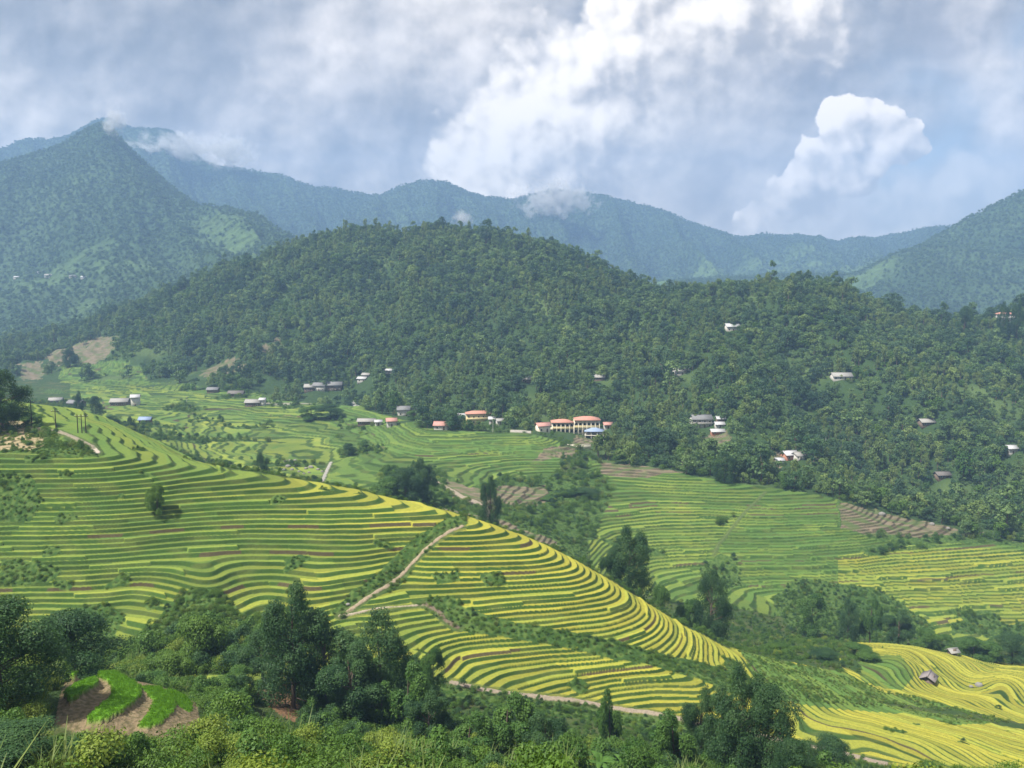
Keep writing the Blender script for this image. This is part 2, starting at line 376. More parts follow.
# paths worn into the ground: (points on the picture, half width in metres, which lines of the land they lie between)
PATHS = [([(340,609),(352,604),(372,594),(385,585),(399,572),(410,560),(424,547),(438,537),(450,530),(462,526)], .42, 5.8, 8.2, (.36,.29,.20)),
         ([(340,609),(380,607),(425,605)], .22, 5.8, 8, (.42,.36,.27)),
         ([(425,604),(438,612),(446,622),(458,628)], .5, 5.8, 8, (.20,.16,.11)),
         ([(452,686),(480,692),(515,697),(560,701),(600,706),(645,713),(700,726),(745,733),(790,742),(840,752),(885,765)], .48, 5.7, 6.6, (.34,.28,.21)),
         ([(430,479),(445,487),(462,497),(485,506),(489,516)], 1.0, 9.3, 13, (.40,.33,.25)),
         ([(92,446),(97,452)], .8, 7.5, 8.6, (.60,.52,.42)), ([(30,428),(60,432),(92,446)], .6, 7.6, 9, (.32,.28,.2)),
         ([(322,482),(327,470),(331,463)], .8, 9.5, 13.5, (.40,.38,.34)),
         ([(765,492),(742,515),(718,545),(714,556)], .4, 10, 13.4, (.11,.15,.05)),
         ([(248,402),(275,404),(310,402)], 1.5, 12, 15, (.30,.30,.22)), ([(352,382),(356,387),(363,391)], 1.6, 13, 15, (.55,.55,.5)),
         ([(512,431),(530,432)], 1.2, 12.5, 14.5, (.45,.42,.36))]
for pts, hw, k0, k1, cc in PATHS:
    m = (K > k0) & (K < k1) & (PX > min(p[0] for p in pts) - 12) & (PX < max(p[0] for p in pts) + 12) & (PY > min(p[1] for p in pts) - 12) & (PY < max(p[1] for p in pts) + 12)
    ii = np.nonzero(m)
    if len(ii[0]) == 0: continue
    qx, qy = PX[ii], PY[ii]; best = np.full(qx.shape, 1e9)
    D = YY[ii]
    for (x0, y0), (x1, y1) in zip(pts[:-1], pts[1:]):
        dx, dy = x1 - x0, y1 - y0
        t = np.clip(((qx - x0) * dx + (qy - y0) * dy) / (dx * dx + dy * dy), 0, 1)
        # across-slope distance: vertical picture distance counts more metres than horizontal
        best = np.minimum(best, np.hypot((qx - x0 - t * dx), (qy - y0 - t * dy) * 1.5))
    dist = best * D / FPX
    dist = dist + .15 * gnoise(XXf[ii] / 2, YYf[ii] / 2)
    on = dist < hw
    sel = (ii[0][on], ii[1][on])
    C[sel] = np.array(cc) * .85 * (0.85 + .3 * rand01(sel[0], sel[1]))[:, None]
    ZF[sel] = ZS[sel] + 0.1
    edge = (dist >= hw) & (dist < hw + .8)
    e = (ii[0][edge], ii[1][edge])
    ZF[e] = ZS[e] - .1
    C[e] = C[e] * .4 + np.array([.08, .11, .035]) * .6
print('colour', round(time.time() - T0, 1))


# ------------------------------------------------------------------ the knoll's crescent beds (before the land is meshed)
BEDS = [[(100,677),(112,678),(125,683),(139,692),(141,700),(135,708),(120,717),(105,724),(90,726),(86,722),(100,712),(111,703),(114,695),(109,688),(100,683)],
        [(64,699),(75,691),(96,684),(99,690),(85,698),(70,706)],
        [(139,690),(160,691),(172,700),(176,708),(172,716),(160,725),(148,729),(138,728),(142,722),(150,714),(154,705),(148,697)],
        [(160,691),(178,695),(190,704),(193,713),(188,714),(178,707),(172,699)],
        [(66,680),(78,669),(84,674),(74,684)]]
bed = np.zeros(K.shape, bool)
bx_ = PX + .8 * gnoise(XXf / .8, YYf / .8)
for P_ in BEDS: bed |= inpoly(bx_, PY, P_) & (K > 3) & (K < 5)
knoll = inpoly(PX, PY, [(54,720),(60,696),(66,680),(95,674),(125,676),(165,688),(196,702),(200,722),(185,738),(120,738),(80,732)]) & (K > 2.9) & (K < 5)
C[knoll] = lerp(np.array([.23, .175, .105]), np.array([.12, .105, .05]), sstep(-.25, .4, gnoise(XXf[knoll] / .5, YYf[knoll] / .35)))
ZF[knoll] = ZS[knoll] + .05 * gnoise(XXf[knoll] / .5, YYf[knoll] / .5)
C[bed] = (.10, .24, .012)
st_ = np.zeros(K.shape, np.float32)
rows_ = slice(int(np.searchsorted(YR, 55)), int(np.searchsorted(YR, 90)))
lift = np.zeros(K[rows_].shape, np.float32)
for P_, hh in zip(BEDS, (.75, .9, .35, .05, 1.0)):
    lift[inpoly(bx_[rows_], PY[rows_], P_)] = hh
wgt_ = (lift > 0).astype(np.float32); acc_ = lift.copy()
for _ in range(26):
    for ax in (0, 1):
        acc_ = (acc_ + np.roll(acc_, 1, ax) + np.roll(acc_, -1, ax)) / 3
ZF[rows_] += np.where(lift > 0, lift, acc_)

# ------------------------------------------------------------------ helpers for meshes and ground height
def mk_mesh(name, V, F=None, mats=(), color=None, smooth=False, quads=None, fattr=None):
    """V (n,3); quads (m,4) numpy"""
    me = bpy.data.meshes.new(name)
    V = np.ascontiguousarray(V, np.float32); Q = np.ascontiguousarray(quads, np.int32)
    k = Q.shape[1]
    me.vertices.add(len(V)); me.vertices.foreach_set('co', V.ravel())
    me.loops.add(Q.size); me.loops.foreach_set('vertex_index', Q.ravel())
    me.polygons.add(len(Q)); me.polygons.foreach_set('loop_start', np.arange(0, Q.size, k, dtype=np.int32))
    me.polygons.foreach_set('loop_total', np.full(len(Q), k, np.int32))
    if smooth: me.polygons.foreach_set('use_smooth', np.ones(len(Q), bool))
    for m in mats: me.materials.append(m)
    if color is not None:
        a = me.color_attributes.new('col', 'FLOAT_COLOR', 'POINT')
        a.data.foreach_set('color', np.ascontiguousarray(color, np.float32).ravel())
    if fattr:
        for nm, arr in fattr.items():
            a = me.attributes.new(nm, 'FLOAT', 'POINT'); a.data.foreach_set('value', np.ascontiguousarray(arr, np.float32))
    me.update(calc_edges=True)
    return me

def tag(o, label=None, cat=None, group=None, kind=None):
    if label: o['label'] = label
    if cat: o['category'] = cat
    if group: o['group'] = group
    if kind: o['kind'] = kind
    return o

def ground(X, Y):
    """height of the finished land"""
    X = np.asarray(X, float); Y = np.asarray(Y, float)
    r = np.clip(np.searchsorted(YR, Y) - 1, 0, NR - 2); c = np.clip(np.searchsorted(UC, X / (Y + YOFF)) - 1, 0, NC - 2)
    ty = np.clip((Y - YR[r]) / (YR[r + 1] - YR[r]), 0, 1); tx = np.clip((X / (Y + YOFF) - UC[c]) / (UC[c + 1] - UC[c]), 0, 1)
    a = ZF[r, c] * (1 - tx) + ZF[r, c + 1] * tx; b = ZF[r + 1, c] * (1 - tx) + ZF[r + 1, c + 1] * tx
    return a * (1 - ty) + b * ty

def sample(A, X, Y):
    X = np.asarray(X, float); Y = np.asarray(Y, float)
    r = np.clip(np.round(np.interp(Y, YR, np.arange(NR))).astype(int), 0, NR - 1)
    c = np.clip(np.round(np.interp(X / (Y + YOFF), UC, np.arange(NC))).astype(int), 0, NC - 1)
    return A[r, c]

def at(px, Y):
    """ground point at forward distance Y in the direction of column px"""
    Z = -0.3 * Y
    for _ in range(6):
        f = Y * CP - Z * SP
        X = (px - 512) / FPX * f
        Z = float(ground(X, Y))
    return X, Y, Z

def hit(px, py, ymin=30.0):
    """first point of the land seen at px, py"""
    X, Z = unproj(px, py, YR)
    g = ground(X, YR)
    ok = (g >= Z) & (YR > ymin)
    j = int(np.argmax(ok))
    if not ok[j]: raise ValueError('sky at %s %s' % (px, py))
    a = (Z[j-1] - g[j-1]); b = (g[j] - Z[j]); t = a / (a + b + 1e-9) if a > 0 else 0.5
    Y = float(YR[j-1] + t * (YR[j] - YR[j-1]))
    return float(unproj(px, py, Y)[0]), Y, float(ground(unproj(px, py, Y)[0], Y))

# ------------------------------------------------------------------ materials
class NT:
    def __init__(s, tree): s.t = tree; s.n = tree.nodes; s.l = tree.links
    def node(s, typ, **kw):
        n = s.n.new(typ)
        for k, v in kw.items(): setattr(n, k, v)
        return n
    def put(s, sock, v):
        if v is None: return
        if isinstance(v, bpy.types.NodeSocket): s.l.new(v, sock)
        else: sock.default_value = v
    def m(s, op, a, b=None, c=None, clamp=False):
        n = s.node('ShaderNodeMath', operation=op, use_clamp=clamp)
        for i, v in enumerate((a, b, c)): s.put(n.inputs[i], v)
        return n.outputs[0]
    def vm(s, op, a, b=None, scale=None):
        n = s.node('ShaderNodeVectorMath', operation=op)
        s.put(n.inputs[0], a); s.put(n.inputs[1], b)
        if scale is not None: s.put(n.inputs['Scale'], scale)
        return n.outputs['Value'] if op in ('LENGTH', 'DOT_PRODUCT', 'DISTANCE') else n.outputs['Vector']
    def noise(s, vec, scale, detail=3, rough=.5, dist=0.0):
        n = s.node('ShaderNodeTexNoise')
        s.put(n.inputs['Vector'], vec); s.put(n.inputs['Scale'], scale)
        n.inputs['Detail'].default_value = detail; n.inputs['Roughness'].default_value = rough; n.inputs['Distortion'].default_value = dist
        return n.outputs['Fac']
    def mix(s, f, a, b, blend='MIX'):
        n = s.node('ShaderNodeMix', data_type='RGBA', blend_type=blend)
        s.put(n.inputs[0], f)
        for i, v in ((6, a), (7, b)):
            if isinstance(v, tuple) and len(v) == 3: v = v + (1,)
            s.put(n.inputs[i], v)
        return n.outputs[2]
    def ss(s, a, b, x):
        n = s.node('ShaderNodeMapRange', interpolation_type='SMOOTHSTEP')
        s.put(n.inputs[0], x); n.inputs[1].default_value = a; n.inputs[2].default_value = b
        return n.outputs[0]
    def xyz(s, v):
        n = s.node('ShaderNodeSeparateXYZ'); s.put(n.inputs[0], v); return n.outputs
    def comb(s, x, y, z):
        n = s.node('ShaderNodeCombineXYZ')
        for i, v in enumerate((x, y, z)): s.put(n.inputs[i], v)
        return n.outputs[0]

def new_mat(name):
    m = bpy.data.materials.new(name); m.use_nodes = True
    m.node_tree.nodes.clear(); t = NT(m.node_tree)
    out = t.node('ShaderNodeOutputMaterial')
    return m, t, out

def ground_mat(name, sc, amp, bsc, bdist, rough=.9, vor=None):
    m, t, out = new_mat(name)
    a = t.node('ShaderNodeAttribute', attribute_name='col')
    geo = t.node('ShaderNodeNewGeometry')
    p = geo.outputs['Position']
    n = t.noise(p, sc, 4, .65)
    f = t.m('MULTIPLY_ADD', t.m('SUBTRACT', n, .5), amp * 2, 1.0)
    c = t.vm('SCALE', a.outputs['Color'], None, f)
    bs = t.node('ShaderNodeBsdfPrincipled')
    t.put(bs.inputs['Base Color'], c); bs.inputs['Roughness'].default_value = rough
    bs.inputs['Specular IOR Level'].default_value = .15
    h = t.noise(p, bsc, 4, .7)
    if vor:
        v = t.node('ShaderNodeTexVoronoi', feature='SMOOTH_F1'); t.put(v.inputs['Vector'], p); v.inputs['Scale'].default_value = vor
        h = t.m('SUBTRACT', t.m('MULTIPLY', h, .6), v.outputs['Distance'])
    b = t.node('ShaderNodeBump'); b.inputs['Strength'].default_value = 1.0; b.inputs['Distance'].default_value = bdist
    t.put(b.inputs['Height'], h); t.put(bs.inputs['Normal'], b.outputs[0])
    t.l.new(bs.outputs[0], out.inputs[0])
    return m

def plain_mat(name, c, rough=.8, amp=.15, sc=2.0, spec=.2, metal=0.0, stretch=(1, 1, 1)):
    m, t, out = new_mat(name)
    tc = t.node('ShaderNodeTexCoord')
    mp = t.node('ShaderNodeMapping'); mp.inputs['Scale'].default_value = stretch
    t.put(mp.inputs[0], tc.outputs['Object'])
    n = t.noise(mp.outputs[0], sc, 4, .6)
    f = t.m('MULTIPLY_ADD', t.m('SUBTRACT', n, .5), amp * 2, 1.0)
    bs = t.node('ShaderNodeBsdfPrincipled')
    t.put(bs.inputs['Base Color'], t.vm('SCALE', c, None, f))
    bs.inputs['Roughness'].default_value = rough; bs.inputs['Specular IOR Level'].default_value = spec; bs.inputs['Metallic'].default_value = metal
    t.l.new(bs.outputs[0], out.inputs[0])
    return m

def leaf_mat(name, dark, light, trans=.25, obvar=.35):
    m, t, out = new_mat(name)
    a = t.node('ShaderNodeAttribute', attribute_name='tint')
    oi = t.node('ShaderNodeObjectInfo')
    k = t.m('ADD', t.m('MULTIPLY', a.outputs['Fac'], 1 - obvar), t.m('MULTIPLY', oi.outputs['Random'], obvar))
    ln = t.noise(oi.outputs['Location'], .013, 3, .6)
    k = t.m('ADD', k, t.m('MULTIPLY', t.m('SUBTRACT', ln, .5), 2.2 * obvar), clamp=True)
    c = t.mix(k, dark, light)
    df = t.node('ShaderNodeBsdfPrincipled'); t.put(df.inputs['Base Color'], c)
    df.inputs['Roughness'].default_value = .55; df.inputs['Specular IOR Level'].default_value = .25
    tr = t.node('ShaderNodeBsdfTranslucent'); t.put(tr.inputs[0], t.mix(.5, c, (light[0] * 1.3, light[1] * 1.3, light[2] * .8)))
    mx = t.node('ShaderNodeMixShader'); mx.inputs[0].default_value = trans
    t.l.new(df.outputs[0], mx.inputs[1]); t.l.new(tr.outputs[0], mx.inputs[2]); t.l.new(mx.outputs[0], out.inputs[0])
    return m

# ------------------------------------------------------------------ the sheets of land
def land(name, r0, r1, mat, c0=0, c1=None):
    c1 = NC if c1 is None else c1
    nr, nc = r1 - r0, c1 - c0
    V = np.stack([XX[r0:r1, c0:c1], YY[r0:r1, c0:c1], ZF[r0:r1, c0:c1]], -1).reshape(-1, 3)
    CC = np.concatenate([C[r0:r1, c0:c1], np.ones((nr, nc, 1), np.float32)], -1).reshape(-1, 4)
    i = (np.arange(nr - 1)[:, None] * nc + np.arange(nc - 1)[None, :]).ravel()
    Q = np.stack([i, i + 1, i + nc + 1, i + nc], -1)
    o = bpy.data.objects.new(name, mk_mesh(name, V, quads=Q, mats=(mat,), color=CC, smooth=True))
    col.objects.link(o)
    return tag(o, kind='structure')
def rowat(y): return int(np.searchsorted(YR, y))
m_near = ground_mat('near_ground', 1.3, .45, 2.2, .35)
m_rice = ground_mat('rice_slope', 1.6, .38, 2.6, .22)
m_hill = ground_mat('forest_ground', .35, .4, .4, 1.5)
m_far = ground_mat('mountain_forest', .035, .55, .03, 26.0, vor=.045)
rA, rB, rC, rD = rowat(127), rowat(285), rowat(700), rowat(1250)
land('hillside_ground', 0, rA + 1, m_near)
land('terraced_hillside', rA, rB + 1, m_rice)
land('valley_slope', rB, rC + 1, m_rice)
land('forest_hill', rC, rD + 1, m_hill)
land('mountains', rD, NR, m_far)

# ------------------------------------------------------------------ sun, sky with clouds, air
SUN_EL, SUN_AZ = math.radians(57), math.radians(-122)     # azimuth from +Y towards +X
sd = bpy.data.lights.new('sun', 'SUN'); sd.energy = 3.8; sd.angle = math.radians(1.6); sd.color = (1.0, .95, .86)
so = bpy.data.objects.new('sun', sd); col.objects.link(so)
sv = (math.sin(SUN_AZ) * math.cos(SUN_EL), math.cos(SUN_AZ) * math.cos(SUN_EL), math.sin(SUN_EL))
from mathutils import Vector
so.rotation_euler = Vector(sv).to_track_quat('Z', 'Y').to_euler()

w = bpy.data.worlds.new('World'); scene.world = w; w.use_nodes = True
w.node_tree.nodes.clear(); t = NT(w.node_tree)
wo = t.node('ShaderNodeOutputWorld'); bg = t.node('ShaderNodeBackground')
bg.inputs['Strength'].default_value = 0.1
t.l.new(bg.outputs[0], wo.inputs[0])
sky = t.node('ShaderNodeTexSky', sky_type='NISHITA', sun_disc=False)
sky.sun_elevation = SUN_EL; sky.sun_rotation = SUN_AZ; sky.altitude = 1200; sky.air_density = 1.6; sky.dust_density = 2.5
tc = t.node('ShaderNodeTexCoord'); D = tc.outputs['Generated']
dx, dy, dz = t.xyz(D)
dyc = t.m('MAXIMUM', t.m('ABSOLUTE', dy), .35)
sx = t.m('DIVIDE', dx, dyc); sz = t.m('DIVIDE', dz, dyc)
P = t.comb(sx, sz, t.m('MULTIPLY', t.m('LESS_THAN', dy, 0.0), 7.0))
def q(px, py): return ((px - 512) / 800.0, (300 - py) / 800.0)
def wn(vec, scale, detail, rough, off, dist=0.0):
    n = t.node('ShaderNodeTexNoise'); t.put(n.inputs['Vector'], t.vm('ADD', vec, off)); n.inputs['Scale'].default_value = scale
    n.inputs['Detail'].default_value = detail; n.inputs['Roughness'].default_value = rough; n.inputs['Distortion'].default_value = dist
    return n
def vsub(a, b): return t.vm('SUBTRACT', a, b)
w1 = vsub(wn(P, 4.5, 3, .5, (3, 1, 2)).outputs['Color'], (.5, .5, .5))
w2 = vsub(wn(P, 17, 7, .62, (5, 2, 8)).outputs['Color'], (.5, .5, .5))
def warped(a, b, base=P): return t.vm('ADD', base, t.vm('ADD', t.vm('SCALE', w1, None, a), t.vm('SCALE', w2, None, b)))
def blobs(vec, lst):
    """smooth union of round cloud heads: >0 inside"""
    acc = None
    for (px, py, r) in lst:
        c = q(px, py)
        d = t.vm('LENGTH', t.vm('SUBTRACT', vec, (c[0], c[1], 0)))
        v = t.m('SUBTRACT', 1.0, t.m('DIVIDE', d, r / 800.0))
        acc = v if acc is None else t.m('SMOOTH_MAX', acc, v, .22)
    return acc
LX, LZ = -.55, .83                                                     # side of the cloud that faces the light
def pair(vec, scale, detail, rough, off, step, dist=0.0):
    a = wn(vec, scale, detail, rough, off, dist).outputs['Fac']
    b = wn(vec, scale, detail, rough, (off[0] + LX * step, off[1] + LZ * step, off[2]), dist).outputs['Fac']
    return a, t.m('SUBTRACT', a, b)
# cloud texture drawn out along the drift of the wind
ca_, sa_ = math.cos(.62), math.sin(.62)
PR = t.comb(t.m('MULTIPLY', t.m('ADD', t.m('MULTIPLY', sx, ca_), t.m('MULTIPLY', sz, sa_)), .75), t.m('SUBTRACT', t.m('MULTIPLY', sz, ca_), t.m('MULTIPLY', sx, sa_)), 0.0)
fine, rf = pair(P, 13, 7, .52, (9, 4, 1), .014)
mid, rm_ = pair(PR, 4.6, 7, .50, (21.5, 8.2, 3), .045, .2)
big = wn(PR, 2.4, 5, .52, (1.4, 6.6, 4)).outputs['Fac']
R = t.m('ADD', t.m('MULTIPLY', rf, 1.15), t.m('MULTIPLY', rm_, 1.5))   # relief of the cloud surface
base = t.mix(.70, sky.outputs[0], (1.9, 2.35, 3.2))
c = base
def billow(vec):
    out = None
    for sc_, wt, off in ((11, .5, (2, 3, 0)), (25, .32, (7, 1, 0)), (56, .18, (1, 9, 0))):
        n = t.node('ShaderNodeTexVoronoi', feature='SMOOTH_F1', voronoi_dimensions='2D'); t.put(n.inputs['Vector'], t.vm('ADD', vec, off)); n.inputs['Scale'].default_value = sc_
        n.inputs['Smoothness'].default_value = .25
        v = t.m('MULTIPLY', n.outputs['Distance'], -wt)
        out = v if out is None else t.m('ADD', out, v)
    return t.m('ADD', out, .45)
PB = warped(.05, .035)
bil = billow(PB); bil2 = billow(t.vm('ADD', PB, (LX * .022, LZ * .022, 0)))
RB = t.m('SUBTRACT', bil, bil2)
def over(al, colr):
    global c
    c = t.mix(al, c, colr)
# the high grey layer
cov = t.m('ADD', t.m('ADD', big, t.m('MULTIPLY', t.m('SUBTRACT', mid, .5), .7)), t.m('ADD', t.m('MULTIPLY', sz, 1.0), t.m('MULTIPLY', sx, -.55)))
tone = t.ss(.36, .64, t.m('ADD', t.m('MULTIPLY', mid, .6), t.m('MULTIPLY', fine, .4)))
gr = t.mix(tone, (1.55, 1.60, 1.80), (3.6, 3.5, 3.5))
gr = t.vm('SCALE', gr, None, t.m('MULTIPLY_ADD', R, 1.0, 1.0))
over(t.m('MULTIPLY', t.ss(.34, .62, cov), .95), gr)
# wide heads of paler grey cloud, soft edged
def soft(lst, lo, hi, op, ca, cb, k):
    b = t.m('ADD', blobs(warped(.16, .05), lst), t.m('MULTIPLY', t.m('SUBTRACT', mid, .5), .9))
    over(t.m('MULTIPLY', t.ss(lo, hi, b), op), t.vm('SCALE', t.mix(t.ss(.35, .65, t.m('ADD', t.m('MULTIPLY', fine, .5), t.m('MULTIPLY', mid, .5))), ca, cb), None, t.m('MULTIPLY_ADD', R, k, 1.0)))
soft([(290,150,110),(400,165,120),(430,110,70),(20,150,90),(150,160,80),(210,170,80),(340,60,80),(470,40,90),(960,60,70),(900,110,60),(990,110,50)], -.3, .8, .85, (2.9, 2.85, 2.95), (5.4, 5.15, 4.95), 1.3)
soft([(90,40,110),(250,20,110),(380,110,60),(170,100,60)], -.2, .9, .6, (1.6, 1.65, 1.85), (2.9, 2.85, 2.95), .8)
soft([(740,150,80),(690,100,70),(640,160,70),(800,60,90),(930,20,90)], -.3, .8, .75, (2.1, 2.05, 2.2), (3.8, 3.6, 3.5), 1.0)
def cumulus(lst, lit, shade, hard, lo, wa, wb, op, ctr, size, kg=.6, kr=1.4, kb=.9, krb=3.0):
    Pw = warped(wa, wb)
    b = blobs(Pw, lst)
    e = t.m('ADD', b, t.m('ADD', t.m('MULTIPLY', t.m('SUBTRACT', fine, .5), .25), t.m('MULTIPLY', bil, kb)))
    al = t.m('MULTIPLY', t.ss(lo, lo + hard, e), op)
    c0 = q(*ctr)
    g = t.m('MULTIPLY', t.vm('DOT_PRODUCT', t.vm('SUBTRACT', Pw, (c0[0], c0[1], 0)), (LX, LZ, 0)), 800.0 / size)
    k = t.m('ADD', t.m('MULTIPLY', g, kg), t.m('ADD', t.m('MULTIPLY', R, kr), t.m('MULTIPLY', RB, krb)))
    over(al, t.mix(t.ss(-.65, .60, k), shade, lit))
# low bank along the right-hand crest
cumulus([(700,235,50),(760,240,60),(840,236,62),(900,222,46),(950,208,50),(985,190,40),(1050,180,60),(1130,180,80),(820,222,50)], (5.8, 5.6, 5.4), (3.1, 3.2, 3.4), .6, -.25, .06, .05, .8, (850, 225), 60, .5, 1.0, .6, 1.2)
# towering cumulus group in the middle
cumulus([(590,120,95),(660,95,110),(552,100,42),(505,145,52),(540,182,70),(640,180,85),(640,40,75),(700,30,80),(468,168,46),(760,30,70),(680,-30,100),(500,195,50),(580,205,55)],
        (7.6, 7.2, 6.7), (2.6, 2.5, 2.5), .34, -.12, .09, .06, .97, (590, 130), 150, .85, 1.5, 1.0, 1.5)
# greyer cloud drifting over its right flank
soft([(710,130,80),(770,100,80),(670,190,60),(740,180,60)], -.1, .9, .8, (2.2, 2.15, 2.3), (4.2, 4.0, 3.8), 1.2)
# the single bright head on the right
cumulus([(843,142,36),(870,136,32),(824,164,34),(852,168,34),(806,192,32),(782,208,28),(756,222,24),(886,152,26),(828,122,18),(860,118,18)], (7.8, 7.3, 6.8), (2.8, 2.75, 2.8), .12, .04, .03, .035, .97, (838, 172), 80, .70, .9, 1.4, 1.9)
# soft pale foot of that head
soft([(760,235,60),(830,232,60),(700,240,40)], -.2, .8, .7, (3.4, 3.4, 3.6), (5.0, 4.8, 4.7), .6)
c = t.vm('MULTIPLY', c, (1.0, .945, .87))
c = t.mix(t.ss(-.02, -.10, sz), c, (1.2, 1.7, 1.1))
t.l.new(c, bg.inputs[0])
w.cycles.sampling_method = 'MANUAL'; w.cycles.sample_map_resolution = 512

# the air
def box_mesh(name, x0, x1, y0, y1, z0, z1):
    V = np.array([[x, y, z] for z in (z0, z1) for y in (y0, y1) for x in (x0, x1)], float)
    Q = np.array([[0, 2, 3, 1], [4, 5, 7, 6], [0, 1, 5, 4], [2, 6, 7, 3], [0, 4, 6, 2], [1, 3, 7, 5]])
    return mk_mesh(name, V, quads=Q)
hz = bpy.data.objects.new('haze', box_mesh('haze', XX.min() - 50, XX.max() + 50, -60, 5300, float(ZF.min()) - 1, float(max(ZF.max(), 560)) + 40))
col.objects.link(hz); tag(hz, kind='stuff')
hm, t2, out = new_mat('hazy_air')
pv = t2.node('ShaderNodeVolumePrincipled'); pv.inputs['Color'].default_value = (.38, .60, 1.0, 1); pv.inputs['Density'].default_value = 0.00021
pv.inputs['Anisotropy'].default_value = 0.0
t2.l.new(pv.outputs[0], out.inputs['Volume'])
hz.data.materials.append(hm)

# ------------------------------------------------------------------ plants
def leaves(rng, blobs, n, size, aspect=.55, shell=(.62, 1.16), flat=.5, droop=0.0, floor=-.55):
    """leaf-sized faces spread over the outside of rounded leaf clumps; returns verts, quads, tint"""
    B = np.array(blobs, float)                                  # cx cy cz rx rz tint
    wgt = B[:, 3] * (B[:, 3] + B[:, 4]); wgt /= wgt.sum()
    b = rng.choice(len(B), n, p=wgt)
    d = rng.normal(size=(n, 3)); d /= np.linalg.norm(d, axis=1)[:, None]
    low = d[:, 2] < floor; d[low, 2] *= -1
    rad = rng.uniform(shell[0], shell[1], n)
    R = np.stack([B[b, 3], B[b, 3], B[b, 4]], 1)
    p = B[b, :3] + d * R * rad[:, None]
    nrm = d + rng.normal(size=(n, 3)) * flat; nrm[:, 2] += .25; nrm /= np.linalg.norm(nrm, axis=1)[:, None]
    t = rng.normal(size=(n, 3)); t[:, 2] -= droop
    t -= nrm * (t * nrm).sum(1)[:, None]; t /= np.linalg.norm(t, axis=1)[:, None]
    s = np.cross(nrm, t)
    L = (size * rng.uniform(.6, 1.35, n))[:, None]; W = L * aspect
    V = np.stack([p - t * L * .5, p + s * W * .5, p + t * L * .5, p - s * W * .5], 1).reshape(-1, 3)
    Q = np.arange(4 * n).reshape(-1, 4)
    tint = np.clip(B[b, 5] + rng.normal(size=n) * .16, 0, 1)
    return V, Q, np.repeat(tint, 4)

def limb(p0, p1, r0, r1, k=6):
    p0 = np.array(p0, float); p1 = np.array(p1, float)
    d = p1 - p0; d /= np.linalg.norm(d)
    a = np.cross(d, [0, 0, 1.0]) if abs(d[2]) < .95 else np.cross(d, [1.0, 0, 0])
    a /= np.linalg.norm(a); b = np.cross(d, a)
    th = np.arange(k) * 2 * np.pi / k
    ring = np.cos(th)[:, None] * a + np.sin(th)[:, None] * b
    V = np.concatenate([p0 + ring * r0, p1 + ring * r1]); i = np.arange(k); j = (i + 1) % k
    return V, np.stack([i, j, j + k, i + k], 1)

def merge(parts):
    Vs, Qs, n = [], [], 0
    for V, Q in parts:
        Vs.append(V); Qs.append(Q + n); n += len(V)
    return np.concatenate(Vs), np.concatenate(Qs)

def blobs_round(rng, w, h, nb, base=.25, top_bias=.5, rmin=.16, rmax=.27, flatz=.8):
    """clump centres through an uneven rounded crown of width w, height h above its base"""
    out = []
    for k in range(nb):
        a = rng.uniform(0, 2 * np.pi); zz = base + (1 - base) * rng.uniform(0.02, 1) ** (1 - top_bias * .5)
        prof = math.sqrt(max(.05, 1 - abs((zz - base) / (1 - base) * 2 - .85) ** 2.2 * .85))
        rad = math.sqrt(rng.uniform(.1, 1)) * .5 * w * prof * rng.uniform(.6, 1.0)
        r = rng.uniform(rmin, rmax) * w
        out.append([math.cos(a) * rad, math.sin(a) * rad, min(zz * h, h - r * flatz * .7), r, r * flatz, rng.uniform(.2, .8)])
    return out

BARK = plain_mat('bark', (.13, .10, .075), .9, .3, 3, stretch=(1, 1, .25))
PALEBARK = plain_mat('pale_bark', (.30, .27, .22), .9, .25, 3, stretch=(1, 1, .25))
L_FOREST = leaf_mat('forest_leaves', (.042, .105, .040), (.175, .262, .080), .3, .75)
L_FORESTB = leaf_mat('bamboo_grove_leaves', (.11, .17, .045), (.22, .29, .09), .3, .5)
L_FOREST2 = leaf_mat('dark_forest_leaves', (.020, .060, .030), (.090, .160, .065), .3, .6)
L_FOREST3 = leaf_mat('pale_forest_leaves', (.085, .150, .040), (.23, .31, .085), .3, .6)
L_DARK = leaf_mat('dark_leaves', (.014, .052, .020), (.085, .165, .050), .3, .2)
L_BROAD = leaf_mat('broad_leaves', (.035, .10, .020), (.12, .22, .042), .3, .2)
L_BUSH = leaf_mat('bush_leaves', (.035, .095, .014), (.125, .215, .030), .25, .5)
L_YEL = leaf_mat('light_leaves', (.085, .155, .018), (.24, .30, .045), .3, .3)
L_GRASS = leaf_mat('tall_grass', (.075, .13, .025), (.20, .25, .07), .3, .4)
L_RICE = leaf_mat('young_rice', (.09, .215, .014), (.17, .34, .028), .3, .1)
L_FAR = leaf_mat('mountain_leaves', (.048, .105, .045), (.125, .205, .078), .3, .7)

